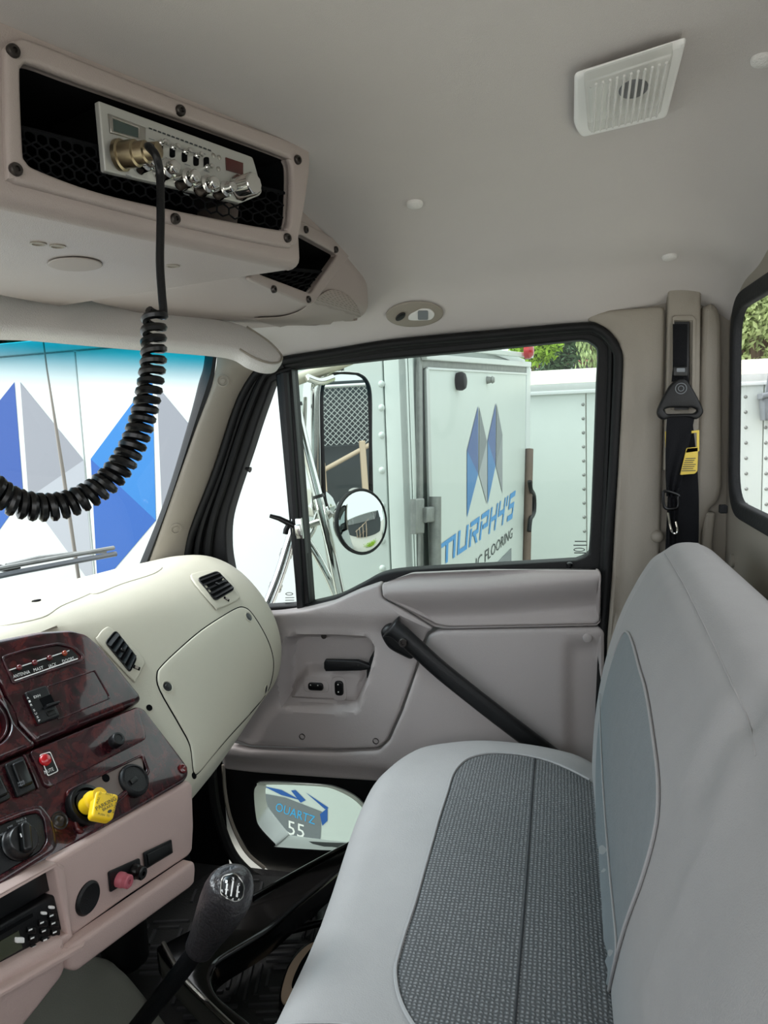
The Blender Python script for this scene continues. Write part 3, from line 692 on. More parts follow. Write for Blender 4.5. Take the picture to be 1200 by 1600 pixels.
# ================================================================ INSTRUMENT PANEL (wood-look centre stack)
Lw = np.array([math.sin(math.radians(6.3)), math.cos(math.radians(6.3)), 0])
Aw = onY(218, 1098, .92); Bw = onY(295, 1200, .92)
Nw = nrm(np.cross(Lw, Aw - Bw))
PW = Plane(Aw, Nw, Lw)
ip = dash
upw = [(-60, 1010), (0, 998), (60, 986), (108, 983), (134, 990), (158, 1011), (190, 1050), (219, 1086), (221, 1094), (214, 1099), (150, 1125), (58, 1163), (25, 1128), (0, 1066), (-40, 1040)]
uw = slab('upper_fascia', PW, rnd(upw, 8, 4), thick=.04, rad=.010, nb=5, mat=m_wood, parent=ip, lift=.004)
gp = slab('gauge_fascia', PW, rnd([(-90, 1040), (-42, 1042), (-2, 1068), (23, 1130), (56, 1165), (0, 1189), (-90, 1230)], 5, 4), [ell(-48, 1122, 66, 46, 36, .3)], thick=.04, rad=.006, nb=4, mat=m_wood, parent=ip, lift=.004)
slab('gauge_rim', PW, ell(-48, 1122, 65, 45, 36, .3), [ell(-48, 1122, 60, 41, 36, .3)], thick=.02, rad=.002, mat=m_wood, parent=gp, lift=.000)
slab('gauge_face', PW, ell(-48, 1122, 64, 44, 36, .3), thick=.001, mat=m_redd, parent=gp, lift=-.012)
lww = [(60, 1166), (216, 1102), (226, 1106), (246, 1132), (272, 1166), (293, 1194), (297, 1208), (291, 1219), (200, 1272), (84, 1343), (0, 1396), (-90, 1450), (-90, 1232), (0, 1191)]
lower_w = slab('lower_fascia', PW, rnd(lww, 7, 4), thick=.05, rad=.006, nb=4, mat=m_wood, parent=ip)
# raised light strip, indicator lamps
fr_strip = [(4, 1030), (20, 1024), (80, 1009), (100, 1009), (118, 1018), (125, 1030), (120, 1035), (22, 1068)]
slab('indicator_recess', PW, rnd([(-2, 1029), (40, 1016), (88, 1007), (113, 1013), (129, 1028), (124, 1037), (17, 1073)], 6), [rnd([(1, 1032), (42, 1019), (88, 1010.5), (111, 1016), (125, 1028), (121, 1034.5), (19, 1069)], 5)], thick=.002, rad=.0012, mat=m_wood, parent=ip, lift=.0065)
ilp = slab('indicator_plate', PW, [(13, 1047), (108, 1017), (120, 1029), (22, 1063)], thick=.001, mat=m_blks, parent=ip, lift=.0048, rc=2)
strokes('plate_line', PW.off(.0048), [[(13, 1047), (108, 1016), (108, 1017.5), (13.5, 1048.5)], [(22, 1063), (121, 1028.5), (121.5, 1030), (22.5, 1064.5)]], m_inkw, ilp, .0005)
for i, (px, py, mm_) in enumerate(((30, 1046, m_redd), (54, 1038.5, m_redd), (77.5, 1031, m_redd), (101, 1023.5, m_ora))):
    lathe('indicator_lamp', PW.off(.0050).frame(px - .5, py - 2.5), [(.0040, 0), (.0040, .0015), (.0034, .003), (.002, .004), (.0002, .0043)], mm_, ilp, seg=14)
for s, p0, p1 in (('ANTENNA', (21, 1060), (47, 1052)), ('MAST', (53, 1050), (68, 1045.5)), ('JACK', (76, 1044), (88.5, 1040)), ('DOORS', (98, 1036.5), (116, 1031))):
    lettering('lettering', s, PW.off(.0050), p0, p1, 5.2, m_inkw, ilp, .0005)
# blank plate outline and rocker unit
slab('blank_plate', PW, rnd([(70, 1075), (146, 1049), (168, 1088), (170, 1094), (88, 1128)], 3), [rnd([(71, 1076.5), (145, 1051), (166, 1088), (167, 1093), (88, 1126)], 3)], thick=.0015, rad=.0007, mat=m_wood, parent=ip, lift=.0055)
exh = slab('switch_housing', PW, [(33, 1087), (66, 1076), (88, 1124), (55, 1137)], thick=.004, rad=.0025, mat=m_blk, parent=ip, lift=.010, rc=3)
slab('switch_well', PW, [(54, 1098), (72, 1091), (79, 1106), (62, 1113)], thick=.001, mat=m_void, parent=exh, lift=.0105)
slab('switch_lever', PW, [(60, 1112), (80, 1105.5), (81.5, 1108.5), (61.5, 1115.5)], thick=.008, rad=.001, mat=m_blk, parent=exh, lift=.019)
slab('switch_pad', PW, [(65, 1119), (78, 1114), (82, 1121), (69, 1126)], thick=.001, rad=.0007, mat=m_blks, parent=exh, lift=.0115, rc=2)
lettering('lettering', 'EXH', PW.off(.010), (53, 1092), (63, 1088.5), 4, m_inkw, exh)
for i, ch in enumerate('AIRSUSP'):
    px = 42 + i * 2.75 + (1.6 if i > 2 else 0); py = 1093 + i * 5.4 + (3 if i > 2 else 0)
    lettering('lettering', ch, PW.off(.010), (px, py), (px + 3, py - 1), 3.4, m_inkw, exh)
# lower fascia inserts
slab('trim_insert', PW, rnd([(45, 1176), (214, 1106), (226, 1148), (226, 1156), (76, 1232), (68, 1228)], 5), thick=.003, rad=.0015, mat=m_wood, parent=ip, lift=.0035)
tube('knob_stem', [PW.f([PW.uv(176, 1162)], .0)[0], PW.f([PW.uv(176, 1162)], .012)[0]], .0085, m_blk, ip)
lathe('dimmer_knob', PW.off(.010).frame(177, 1161), [(.008, 0), (.0095, .002), (.0095, .012), (.0085, .0135), (.006, .0138), (.0055, .0128), (.0002, .0128)], m_blk, ip, seg=22)
mu = slab('mute_plate', PW, [(58, 1182), (75, 1177), (88, 1208), (71, 1216)], thick=.001, mat=m_blks, parent=ip, lift=.0045, rc=3)
slab('plate_border', PW, rnd([(58, 1182), (75, 1177), (88, 1208), (71, 1216)], 3), [rnd([(59.2, 1183), (74.5, 1178.6), (86.6, 1207.4), (71.7, 1214.4)], 3)], thick=.0003, mat=m_inkw, parent=mu, lift=.0051)
lettering('lettering', 'MUTE', PW.off(.0052), (70, 1210), (84, 1204), 5.4, m_inkw, mu)
lathe('mute_lamp', PW.off(.0045).frame(70, 1188), [(.0075, 0), (.0075, .0018), (.0068, .0036), (.0045, .005), (.0002, .0055)], m_red, mu, seg=18)
def rocker(quad, inner, txt=None):
    b = slab('rocker_switch', PW, quad, thick=.004, rad=.002, mat=m_blk, parent=ip, lift=.006, rc=4)
    slab('rocker', PW, inner, thick=.004, rad=.003, mat=m_blks, parent=b, lift=.011, rc=4)
    for s, p0, p1 in txt or (): lettering('lettering', s, PW.off(.011), p0, p1, 3, m_gr1, b)
rocker([(4, 1197), (32, 1184), (53, 1236), (24, 1249)], [(12, 1199), (31, 1191), (46, 1229), (26, 1237)], [('MIRR', (28, 1226), (38, 1222)), ('HEAT', (29, 1230), (39, 1226))])
rocker([(-40, 1224), (-8, 1205), (14, 1250), (-20, 1266)], [(-34, 1226), (-10, 1212), (7, 1246), (-16, 1256)])
slab('fascia_rib', PW, [(34, 1181), (37, 1180), (60, 1232), (57, 1234)], thick=.003, rad=.0015, mat=m_wood, parent=ip, lift=.004)
# parking brake niche
nich = slab('brake_niche', PW, rnd([(100, 1237), (222, 1178), (233, 1208), (228, 1216), (128, 1304), (118, 1300)], 7), [rnd([(105, 1240), (220, 1183), (228, 1206), (124, 1296)], 7)], thick=.003, rad=.0025, mat=m_wood, parent=ip, lift=.0045)
slab('brake_plate', PW, rnd([(104, 1240), (221, 1182), (224, 1208), (124, 1296)], 6), thick=.001, mat=M('grey_brown_plate', '6d5f59', rough=.4, coat=.3), parent=ip, lift=.0012)
lathe('socket_cap', PW.off(.001).frame(208, 1220), [(.0225, 0), (.0225, .003), (.0205, .006), (.018, .007), (.0175, .0055), (.0002, .0055)], m_blk, ip, seg=32)
rbox('cap_tab', PW.off(.0065).frame(208, 1220), .012, .007, .003, .001, m_blks, ip)
lathe('dimple', PW.off(.001).frame(165, 1216), [(.0055, 0), (.0055, .001), (.0002, .001)], m_void, ip, seg=14)
lathe('brake_collar', PW.off(.001).frame(131, 1260), [(.0255, 0), (.0255, .006), (.0235, .010), (.0195, .0105), (.0185, .004), (.0165, .004), (.0160, .009), (.010, .009), (.0002, .009)], m_blks, ip, seg=32)
fk = PW.off(.010).frame(134, 1260)
lathe('brake_stem', fk, [(.0105, 0), (.0105, .010), (.0125, .012), (.0125, .016), (.010, .018), (.010, .030), (.0002, .030)], m_yel, ip, seg=20)
PKn = PW.off(.042)
kn = slab('parking_brake_knob', PKn, [(151, 1234), (187, 1241), (177, 1282), (144, 1276)], thick=.010, rad=.003, mat=m_yel, parent=ip, cap=True, rc=7)
lettering('lettering', 'PARKING', PKn, (151, 1267), (182, 1250), 6.2, m_ink, kn, .0006)
lettering('lettering', 'BRAKE', PKn, (161, 1268), (177, 1259), 4.4, m_ink, kn, .0006)
lettering('lettering', 'APPLY', PKn, (164, 1241.5), (176, 1244), 3.2, m_ink, kn, .0006)
lettering('lettering', 'PULL', PKn, (153, 1256), (156, 1246), 3.2, m_ink, kn, .0006)
lettering('lettering', 'TO', PKn, (157, 1243), (158.5, 1238), 3.2, m_ink, kn, .0006)
lettering('lettering', 'PUSH', PKn, (152.5, 1273), (163, 1275.5), 3.2, m_ink, kn, .0006)
lettering('lettering', 'TO', PKn, (166, 1276), (170, 1277), 3.2, m_ink, kn, .0006)
lettering('lettering', 'RELEASE', PKn, (178, 1271), (183, 1254), 3.0, m_ink, kn, .0006)
slab('finger_hole', PKn, ell(171, 1268, 3.6, 2.4, 14, -.5), thick=.0003, mat=m_ink, parent=kn, lift=.0008)
lathe('fascia_screw', PW.frame(93, 1282), [(.011, 0), (.011, .001), (.010, .0014), (.0085, -.001), (.006, .001), (.0045, .0022), (.002, .0016), (.0002, .001)], m_screw, ip, seg=20)
lathe('fascia_screw', PW.frame(285, 1201), [(.007, 0), (.007, .002), (.005, .0026), (.002, .0012), (.0002, .001)], m_redd, ip, seg=16)
# climate control
cl = slab('climate_control', PW, [(-60, 1315), (30, 1278), (56, 1271), (66, 1284), (70, 1316), (60, 1332), (0, 1368), (-60, 1400)], thick=.002, rad=.001, mat=m_blk, parent=ip, lift=.003, rc=6)
slab('climate_rim', PW, rnd([(-70, 1309), (26, 1268), (60, 1259), (78, 1282), (88, 1318), (82, 1332), (0, 1384), (-70, 1420)], 8), [rnd([(-60, 1315), (30, 1278), (56, 1271), (66, 1284), (70, 1316), (60, 1332), (0, 1368), (-60, 1400)], 6)], thick=.004, rad=.003, mat=m_wood, parent=ip, lift=.006)
kf = PW.off(.003).frame(28, 1318)
lathe('climate_knob', kf, [(.0195, 0), (.0195, .002), (.0178, .004), (.0170, .012), (.0155, .0135), (.0002, .0135)], m_blks, cl, seg=32)
rbox('knob_grip', Plane(kf.f([(0, 0)], .012)[0], kf.N, kf.U + kf.V * 1.9), .032, .011, .008, .003, m_blks, cl)
strokes('knob_mark', PW.off(.0205), [[(30, 1303), (32, 1302.5), (34, 1308.5), (32, 1309)]], m_inkw, cl)
for s, p0, p1 in (('OFF', (12, 1296), (20, 1292)), ('PANEL &', (26, 1286), (41, 1280)), ('FLOOR', (29, 1290), (42, 1285)), ('FLR', (42, 1295), (49, 1291)), ('FLR&', (48, 1304), (57, 1300)), ('DEF', (50, 1309), (58, 1305.5)), ('DEF', (51, 1318), (59, 1315)), ('MAX', (53, 1323), (60, 1320)), ('PANEL', (-4, 1309), (7, 1304))):
    lettering('lettering', s, PW.off(.0032), p0, p1, 3.4, m_gr3, cl)
# ---- lower stack
PP = Plane(onY(298, 1222, .92), nrm(np.cross(Lw, onY(298, 1222, .92) - onY(303, 1335, .92))), Lw)
ls = dash
lpan = slab('panel', PP, rnd([(83, 1346), (297, 1220), (302, 1226), (304, 1290), (302, 1328), (296, 1338), (200, 1402), (113, 1465), (104, 1455)], 7), thick=.05, rad=.006, nb=4, mat=m_pink, parent=ls, cap=True)
lathe('blank_cap', PP.frame(136, 1403), [(.0195, 0), (.0195, .002), (.017, .0045), (.015, .004), (.0002, .004)], m_blk, ls, seg=28)
op = slab('outlet_plate', PP, [(167, 1362), (216, 1340), (219, 1364), (170, 1394)], thick=.002, rad=.001, mat=m_blk, parent=ls, lift=.003, rc=3)
for px, py, mm_ in ((188, 1375, m_pinkk), (210, 1362, m_blks)):
    lathe('power_post', PP.off(.003).frame(px - 2, py - 1), [(.0095, 0), (.0095, .006), (.0075, .009), (.0085, .0095), (.0085, .015), (.007, .0165), (.003, .0165), (.003, .012), (.0002, .012)], mm_, op, seg=18)
bpz = slab('blank_plate', PP, [(221, 1332), (265, 1311), (267, 1332), (224, 1358)], thick=.002, rad=.0012, mat=m_blk, parent=ls, lift=.004, rc=2)
slab('blank_plate_face', PP, [(225, 1334), (262, 1316), (264, 1331), (228, 1353)], thick=.001, rad=.0008, mat=m_blks, parent=bpz, lift=.0055, rc=2)
PDr = PP.off(.016)
slab('drawer', PDr, rnd([(106, 1486), (130, 1468), (298, 1350), (305, 1346), (307, 1356), (305, 1380), (298, 1388), (200, 1460), (122, 1519), (111, 1517)], 7), thick=.018, rad=.006, nb=4, mat=m_pink, parent=ls, cap=True)
slab('drawer_gap', PP, [(106, 1462), (298, 1328), (306, 1362), (112, 1500)], thick=.02, mat=m_void, parent=ls, lift=-.004)
PL2 = PP.off(.008)
slab('knee_panel', PL2, rnd([(-80, 1560), (104, 1462), (107, 1484), (108, 1506), (100, 1528), (60, 1580), (-20, 1680), (-80, 1700)], 8), thick=.06, rad=.010, nb=4, mat=m_pink, parent=ls, cap=True)
slab('knee_ledge', PP, [(-80, 1572), (108, 1470), (116, 1464), (108, 1480), (-80, 1588)], thick=.03, rad=.006, mat=m_pink, parent=ls, lift=.020, cap=True)
slab('radio_surround', PP, [(-80, 1438), (84, 1347), (98, 1352), (112, 1462), (100, 1474), (-80, 1572)], [[(-78, 1442), (82, 1354), (103, 1458), (-78, 1556)]], thick=.03, rad=.004, mat=m_pink, parent=ls, lift=.004)
slab('radio_bay', PP, [(-80, 1438), (84, 1350), (106, 1464), (-80, 1566)], thick=.001, mat=m_void, parent=ls, lift=-.03)
# ---- car stereo
PS = PP.off(-.006)
st = thing('car_stereo', PS.p(60, 1470), 'black car stereo with small white lettered buttons in the dash', 'stereo')
slab('cubby_plate', PS, [(-80, 1444), (80, 1358), (88, 1392), (-80, 1490)], thick=.004, rad=.002, mat=m_blks, parent=st, lift=-.006)
fp_ = slab('faceplate', PS, [(-80, 1492), (86, 1398), (100, 1452), (-80, 1552)], thick=.02, rad=.003, mat=m_blk, parent=st, cap=True, rc=4)
slab('display', PS, [(-80, 1516), (28, 1454), (34, 1481), (-80, 1546)], thick=.001, mat=m_lcdg, parent=st, lift=.0012)
slab('tape_slot', PS, [(-80, 1500), (50, 1427), (51, 1432), (-80, 1506)], thick=.001, mat=m_void, parent=st, lift=.0008)
for i, (px, py) in enumerate(((47, 1453), (65, 1442), (80, 1431), (50, 1466), (68, 1455), (83, 1443), (53, 1480), (70, 1469), (85, 1457))):
    b = slab('stereo_button', PS, rrect(13, 10, 2, px, py), thick=.003, rad=.001, mat=m_blks, parent=st, lift=.003)
    strokes('button_print', PS.off(.003), [[(px - 3, py - .5), (px + 3, py - 3), (px + 3, py - .5), (px - 3, py + 2)]], m_inkw, b, .0006)
for px, py in ((66, 1426), (78, 1417)):
    slab('lit_button', PS, rrect(8, 5, 2, px, py), thick=.003, rad=.001, mat=m_inkw, parent=st, lift=.004)
slab('lit_button', PS, rrect(13, 9, 2, 28, 1468), thick=.003, rad=.001, mat=m_inkw, parent=st, lift=.004)

# ================================================================ OVERHEAD CONSOLE
T0, T1 = onZ(0, 30, 1.30), onZ(485, 235, 1.30); Lc = nrm(T1 - T0)
PC = Plane(T0, (Lc[1], -Lc[0], 0), Lc)                 # face with the radio bay
oc = thing('overhead_console', (-.5, .7, 1.15), 'taupe overhead console with two netted bins and a speaker above the windscreen', 'console')
A0 = T0 - Lc * .50
def ext(v): return [(float(p[0]), float(p[1])) for p in v]
ZL = 1.160
Rz = lambda p, z: p
PDN = lambda z: Plane((0, 0, z), (0, 0, -1), (1, 0, 0))
def plan(pts): return [(x, -y) for x, y in pts]
lipR = PC.p(462, 410)
e1 = PC.p(470, 330)
cplan = rnd([(A0[0], A0[1]), (e1[0], e1[1]), (-.405, .872), (-.70, .95), (-.76, .10)], .012, 4)
shell = slab('shell', PDN(ZL), plan(cplan), thick=.145, rad=.014, nb=4, mat=m_taupe, parent=oc, uv=True, cap=True)
pplan = rnd([(-.367, .85), (-.347, 1.05), (-.318, 1.25), (-.335, 1.315), (-.40, 1.345), (-.66, 1.345), (-.66, .93), (-.42, .86)], .03, 5)
pod = slab('passenger_bin', PDN(1.164), plan(pplan), thick=.15, rad=.022, nb=5, mat=m_taupe, parent=oc, uv=True, cap=True, sp=.03)
hole1 = catmull([(27, 125), (30, 107), (46, 103), (120, 130), (280, 186), (430, 241), (447, 252), (451, 275), (449, 340), (444, 357), (430, 360), (320, 340), (160, 305), (60, 270), (36, 254), (31, 230)], 5)
bez_o = catmull([(2, 100), (4, 76), (22, 64), (60, 72), (280, 160), (430, 215), (470, 232), (479, 244), (476, 290), (462, 372), (452, 384), (430, 386), (270, 352), (60, 298), (14, 284), (6, 262)], 5)
def cutter(sf, pts, deep): return slab('c', sf, pts, thick=deep, mat=None, cap=True, lift=.02, make=False)
carve(shell, [cutter(PC, hole1, .16)])
slab('bin_liner', PC, [(x + (x - 240) * .03, y + (y - 230) * .05) for x, y in hole1], thick=.002, mat=m_void, parent=oc, lift=-.135)
_h = [PC.uv(*p) for p in [(x - (x - 240) * .007, y - (y - 230) * .014) for x, y in hole1]]
grid('bin_wall', [list(PC.f([p, p, p], [-.006, -.07, -.136])) for p in _h + _h[:1]], m_void, oc)
slab('bezel', PC, bez_o, [hole1], thick=.010, rad=.004, nb=4, mat=m_taupe, parent=oc, lift=.006)
for px, py in ((20, 80), (281, 173), (464, 250), (24, 265), (273, 342), (448, 372)):
    bolt('bezel_screw', PC.off(.006), px, py, .0052, m_screw, oc, .0035)
# cargo nets
def net(sf, quad, nx, ny, r, depth=-.006, sag=0):
    """knotted net strands between a quad's edges (pixel corners tl tr br bl)"""
    q = [np.array(p, float) for p in quad]; rows_all = []
    def P(u, v):
        p = (q[0] * (1 - u) + q[1] * u) * (1 - v) + (q[3] * (1 - u) + q[2] * u) * v
        return sf.f([sf.uv(*p)], depth - sag * math.sin(math.pi * min(max(u, 0), 1)) * .02)[0]
    V = []; Fc = []
    def strand(pts, rr):
        rows = tube_rows(pts, rr, 5); b = len(V); n = 5
        for rw in rows: V.extend(rw)
        for i in range(len(rows) - 1):
            for j in range(n):
                a, c = b + i * n + j, b + i * n + (j + 1) % n; Fc.append((a, c, c + n, a + n))
    for d in (1, -1):
        for i in range(-ny, nx + 1):
            pts = []
            for k in range(ny * 4 + 1):
                v = k / (ny * 4); u = (i + v * ny) / nx if d == 1 else (i + ny - v * ny) / nx
                u += .22 / nx * math.sin(v * ny * 2 * math.pi) * d
                if -.001 <= u <= 1.001: pts.append(P(u, v))
            if len(pts) > 2: strand(pts, r)
    strand([P(u, 0) for u in np.linspace(0, 1, 24)], r * 2.2)
    return V, Fc
V_, F_ = net(PC, [(33, 195), (450, 300), (447, 358), (40, 262)], 22, 3, .0009)
tag(link('cargo_net', mesh('cargo_net', V_, F_), M('net_cord', '131416', rough=.9, spec=.1), oc), 'black elastic net')['kind'] = 'stuff'
# second bin
P2 = Plane((-.347, 1.05, 1.2), nrm(np.cross((0, 0, 1), (-.029, -.20, 0))))
if P2.N[0] < 0: P2 = Plane((-.347, 1.05, 1.2), -P2.N)
hole2 = rnd([(400, 428), (440, 372), (468, 367), (525, 398), (482, 459)], 4)
carve(pod, [cutter(P2, hole2, .12)])
_h = [P2.uv(x - (x - 465) * .02, y - (y - 412) * .02) for x, y in hole2]
grid('bin_wall', [list(P2.f([p, p, p], [-.006, -.05, -.10])) for p in _h + _h[:1]], m_void, oc)
slab('bin_liner', P2, hole2, thick=.002, mat=m_void, parent=oc, lift=-.095)
slab('bin_bezel', P2, rnd([(384, 436), (440, 352), (470, 346), (545, 388), (548, 394), (486, 476), (478, 478)], 6), [hole2], thick=.006, rad=.0025, mat=m_taupe, parent=oc, lift=.004)
for px, py in ((477, 359), (524, 390), (427, 452), (481, 468)):
    bolt('bezel_screw', P2.off(.004), px, py, .005, m_screw, oc, .0035)
V_, F_ = net(P2, [(415, 415), (512, 425), (480, 458), (402, 430)], 9, 3, .0012)
tag(link('cargo_net', mesh('cargo_net', V_, F_), bpy.data.materials['net_cord'], oc), 'black elastic net')['kind'] = 'stuff'
S_POD = Surf(pod)
m_perf = dots_mat('perforated_grille', '9a8f88', '3c3835', 420)
slab('speaker_grille', S_POD, catmull([(398, 496), (440, 492), (470, 482), (492, 464), (515, 452), (540, 460), (558, 480), (562, 500), (545, 514), (505, 520), (450, 512)], 5), thick=.001, sp=.008, rad=.001, lift=.0035, mat=m_perf, parent=oc)
S_SH = Surf(shell)
slab('speaker_grille', S_SH, ell(117, 411, 43, 11, 32, .02), thick=.001, rad=.001, sp=.012, lift=.0022, mat=m_perf, parent=oc)
for px, py in ((60, 380), (90, 384), (270, 415)):
    lathe('plug_hole', S_SH.frame(px, py), [(.0075, -.001), (.0075, .0012), (.006, .0014), (.0055, .0002), (.0002, .0002)], m_trim, oc, seg=16)
# ================================================================ CB RADIO in the bay
PR = PC.off(.004)
rad = thing('two_way_radio', PR.p(270, 300), 'silver faced two-way radio with chrome knobs in the overhead bin', 'radio')
rf = [(152, 158), (393, 246), (398, 262), (408, 300), (404, 306), (374, 318), (300, 300), (162, 268)]
slab('case', PC, [(156, 165), (392, 250), (398, 300), (374, 312), (165, 264)], thick=.12, mat=m_blks, parent=rad, lift=-.002, cap=True)
face = slab('faceplate', PR, rnd(rf, 3), thick=.006, rad=.0015, mat=m_face, parent=rad, lift=.002, cap=True)
PRF = PR.off(.002)
slab('meter_frame', PRF, [(168, 178), (226, 200), (226, 224), (171, 208)], [[(175, 186), (215, 201), (215, 216), (176, 205)]], thick=.002, rad=.001, mat=m_steel, parent=rad, lift=.002)
slab('meter', PRF, [(174, 185), (216, 200), (216, 217), (175, 206)], thick=.001, mat=m_lcd, parent=rad, lift=.0006)
slab('channel_display', PRF, [(352, 246), (379, 255), (379, 274), (353, 266)], thick=.001, mat=m_led, parent=rad, lift=.001)
for i, (px, py) in enumerate(((250, 227), (269, 234), (288, 241), (306, 247), (322, 250))):
    sl_ = slab('toggle_slot', PRF, rrect(8, 17, 3, px, py + 4), thick=.001, mat=m_void, parent=rad, lift=.0008)
    fr = PRF.frame(px, py - 3 if i < 4 else py + 12)
    lathe('toggle', fr, [(.003, 0), (.003, .003), (.002, .004), (.0026, .008), (.002, .0095), (.0002, .010)], m_chrome, rad, seg=12)
for i, (px, py, r, d) in enumerate(((218, 258, .0085, .020), (250, 268, .0095, .022), (282, 282, .0095, .022), (312, 292, .0095, .022), (340, 299, .0085, .022))):
    fr = PRF.frame(px, py)
    lathe('knob', fr, [(r * 1.05, 0), (r * 1.05, .002), (r * .92, .004), (r * .92, d * .6), (r * .7, d * .66), (r * .62, d * .7), (r * .62, d), (r * .5, d + .0015), (.0002, d + .002)], m_chrome, rad, seg=20)
fr = PRF.frame(372, 294)
lathe('channel_knob', fr, [(.013, 0), (.013, .004), (.0115, .006), (.0112, .022), (.010, .024), (.0002, .0245)], m_chrome, rad, seg=10)
for px, py in ((333, 243), (342, 246), (341, 264)):
    lathe('indicator', PRF.frame(px, py), [(.0024, 0), (.0024, .001), (.0002, .002)], m_steel, rad, seg=10)
for i in range(14):
    a, b = 232 + i * 7.1, 202 + i * 2.6
    strokes('fine_print', PRF, [[(a, b - 3), (a + 5, b - 1.2), (a + 5, b + 1.2), (a, b - .6)]], m_ink, rad, .0005)
for i, (px, py) in enumerate(((236, 218), (258, 226), (280, 233), (298, 238), (316, 240), (236, 236), (262, 248), (292, 258), (322, 268), (200, 275), (240, 287), (290, 304))):
    strokes('fine_print', PRF, [[(px - 4, py - 2.2), (px + 5, py + .8), (px + 5, py + 2), (px - 4, py - 1)]], m_gr2, rad, .0005)
# mic plug, cable and coil
cord = thing('microphone_cord', at(250, 480, .6), 'black coiled microphone cord hanging from the radio plug', 'cord')
fr = PRF.frame(186, 243)
ax = nrm(PRF.N * 1.0 + PRF.U * .35 + PRF.V * -.02)
lathe('plug', Plane(fr.o, ax), [(.0135, .000), (.0135, .004), (.0115, .005), (.0115, .018), (.0095, .019), (.0095, .028), (.0075, .029), (.0070, .040), (.0055, .041), (.0002, .041)], m_brass, cord, seg=22)
tip = fr.o + ax * .037
def depth(p): return float(np.dot(p - CP, fw))
t0 = depth(tip)
cab = [tip, at(232, 229, t0 - .012), at(244, 244, t0 - .018), at(250, 275, .632), at(251, 340, .625), at(250, 410, .62), at(253, 460, .615), at(255, 488, .612), at(249, 494, .61)]
tube('cable', catmull(cab, 8, False), .0036, m_blk, cord, seg=10)
cpath = [at(243, 482, .610), at(240, 520, .608), at(240, 560, .606), at(233, 610, .603), at(221, 660, .60), at(203, 705, .595), at(172, 748, .588), at(130, 778, .578), at(84, 792, .566), at(38, 789, .552), at(0, 772, .54), at(-40, 735, .525), at(-70, 690, .51)]
cp = np.array(catmull(cpath, 14, False)); seg = np.linalg.norm(np.diff(cp, axis=0), axis=1); cum = np.concatenate([[0], np.cumsum(seg)]); Ltot = cum[-1]
turns = 37; NP = turns * 20; hp = []
s_ = np.linspace(0, Ltot, NP); ph = np.linspace(0, 1, NP) ** 1.12 * turns * 2 * math.pi
a = None
for s0, p0 in zip(s_, ph):
    c = np.array([np.interp(s0, cum, cp[:, k]) for k in range(3)]); c2 = np.array([np.interp(min(s0 + .002, Ltot), cum, cp[:, k]) for k in range(3)]); c1 = np.array([np.interp(max(s0 - .002, 0), cum, cp[:, k]) for k in range(3)])
    T = nrm(c2 - c1); a = nrm(np.cross(T, [0, 0, 1.]) if a is None else a - T * np.dot(a, T)); b = np.cross(T, a)
    R = .0074 + .0008 * min(1, s0 / Ltot); hp.append(c + R * (math.cos(p0) * a + math.sin(p0) * b))
tube('coil', hp, .0035, m_blks, cord, seg=7)
# ================================================================ SUN VISOR
v1, v2, v3 = onX(0, 475, -.735), onY(380, 520, 1.215), onY(200, 520, 1.05)
Lv = nrm(v2 - v1); PV = Plane(v1, nrm(np.cross(Lv, nrm(np.array([-.55, .2, .8])))), Lv)
if np.dot(PV.N, CP - PV.o) < 0: PV = Plane(v1, -PV.N, Lv)
visor = slab('sun_visor', PV, catmull([(-60, 432), (0, 443), (120, 462), (250, 482), (340, 496), (385, 508), (420, 530), (440, 550), (444, 562), (436, 570), (418, 570), (395, 562), (372, 549), (330, 542), (200, 530), (60, 516), (-60, 503)], 5), thick=.022, rad=.009, nb=4, mat=m_visor, sp=.03, cap=True)
tag(visor, 'taupe padded sun visor folded up above the windscreen', 'visor')
tube('edge_piping', [PV.f([PV.uv(*p)], .001)[0] for p in catmull([(385, 511), (418, 533), (437, 552), (440, 561), (434, 567), (418, 567), (396, 559), (374, 546)], 5, False)], .0018, m_trim, visor, seg=6)
tag(slab('header_block', Plane((0, 1.335, 0), (0, -1, 0)), [(335, 528), (372, 522), (402, 545), (390, 566), (352, 558), (338, 556)], thick=.02, rad=.004, mat=m_trim, parent=trim1, rc=4), None)
# ================================================================ LAMPS
dl = thing('dome_light', S_CEIL.p(985, 125), 'white square dome light with ribbed clear lens on the headliner', 'lamp')
dq = [(900, 104), (1070, 47), (1062, 78), (1040, 168), (910, 202), (896, 180)]
slab('base', S_CEIL, rnd([(897, 103), (1073, 46), (1042, 172), (908, 204), (896, 184)], 8), thick=.004, rad=.004, sp=.04, lift=.010, mat=m_inkw, parent=dl, cap=False)
PDL = S_CEIL.frame(985, 125).off(.011)
lensq = rnd([(912, 112), (1052, 66), (1032, 160), (918, 190)], 6)
slab('reflector', PDL, lensq, thick=.001, mat=m_inkw, parent=dl, lift=.0002)
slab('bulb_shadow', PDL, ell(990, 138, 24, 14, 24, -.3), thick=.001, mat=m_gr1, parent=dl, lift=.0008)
slab('lens', PDL, lensq, thick=.012, rad=.006, mat=glass_mat('clear_lens', (.93, .93, .92), .05), parent=dl, lift=.014)
for i in range(11):
    t = (i + .5) / 11; a = np.array([925, 106]) * (1 - t) + np.array([1046, 68]) * t; b = np.array([922, 184]) * (1 - t) + np.array([1030, 157]) * t
    A_, B_ = PDL.f([PDL.uv(*a)], .0150)[0], PDL.f([PDL.uv(*b)], .0150)[0]
    tube('lens_rib', [A_, (A_ + B_) / 2, B_], .0011, m_lens, dl, seg=6)
ml = thing('map_light', S_CEIL.p(648, 490), 'oval taupe map light with black switch above the door', 'lamp')
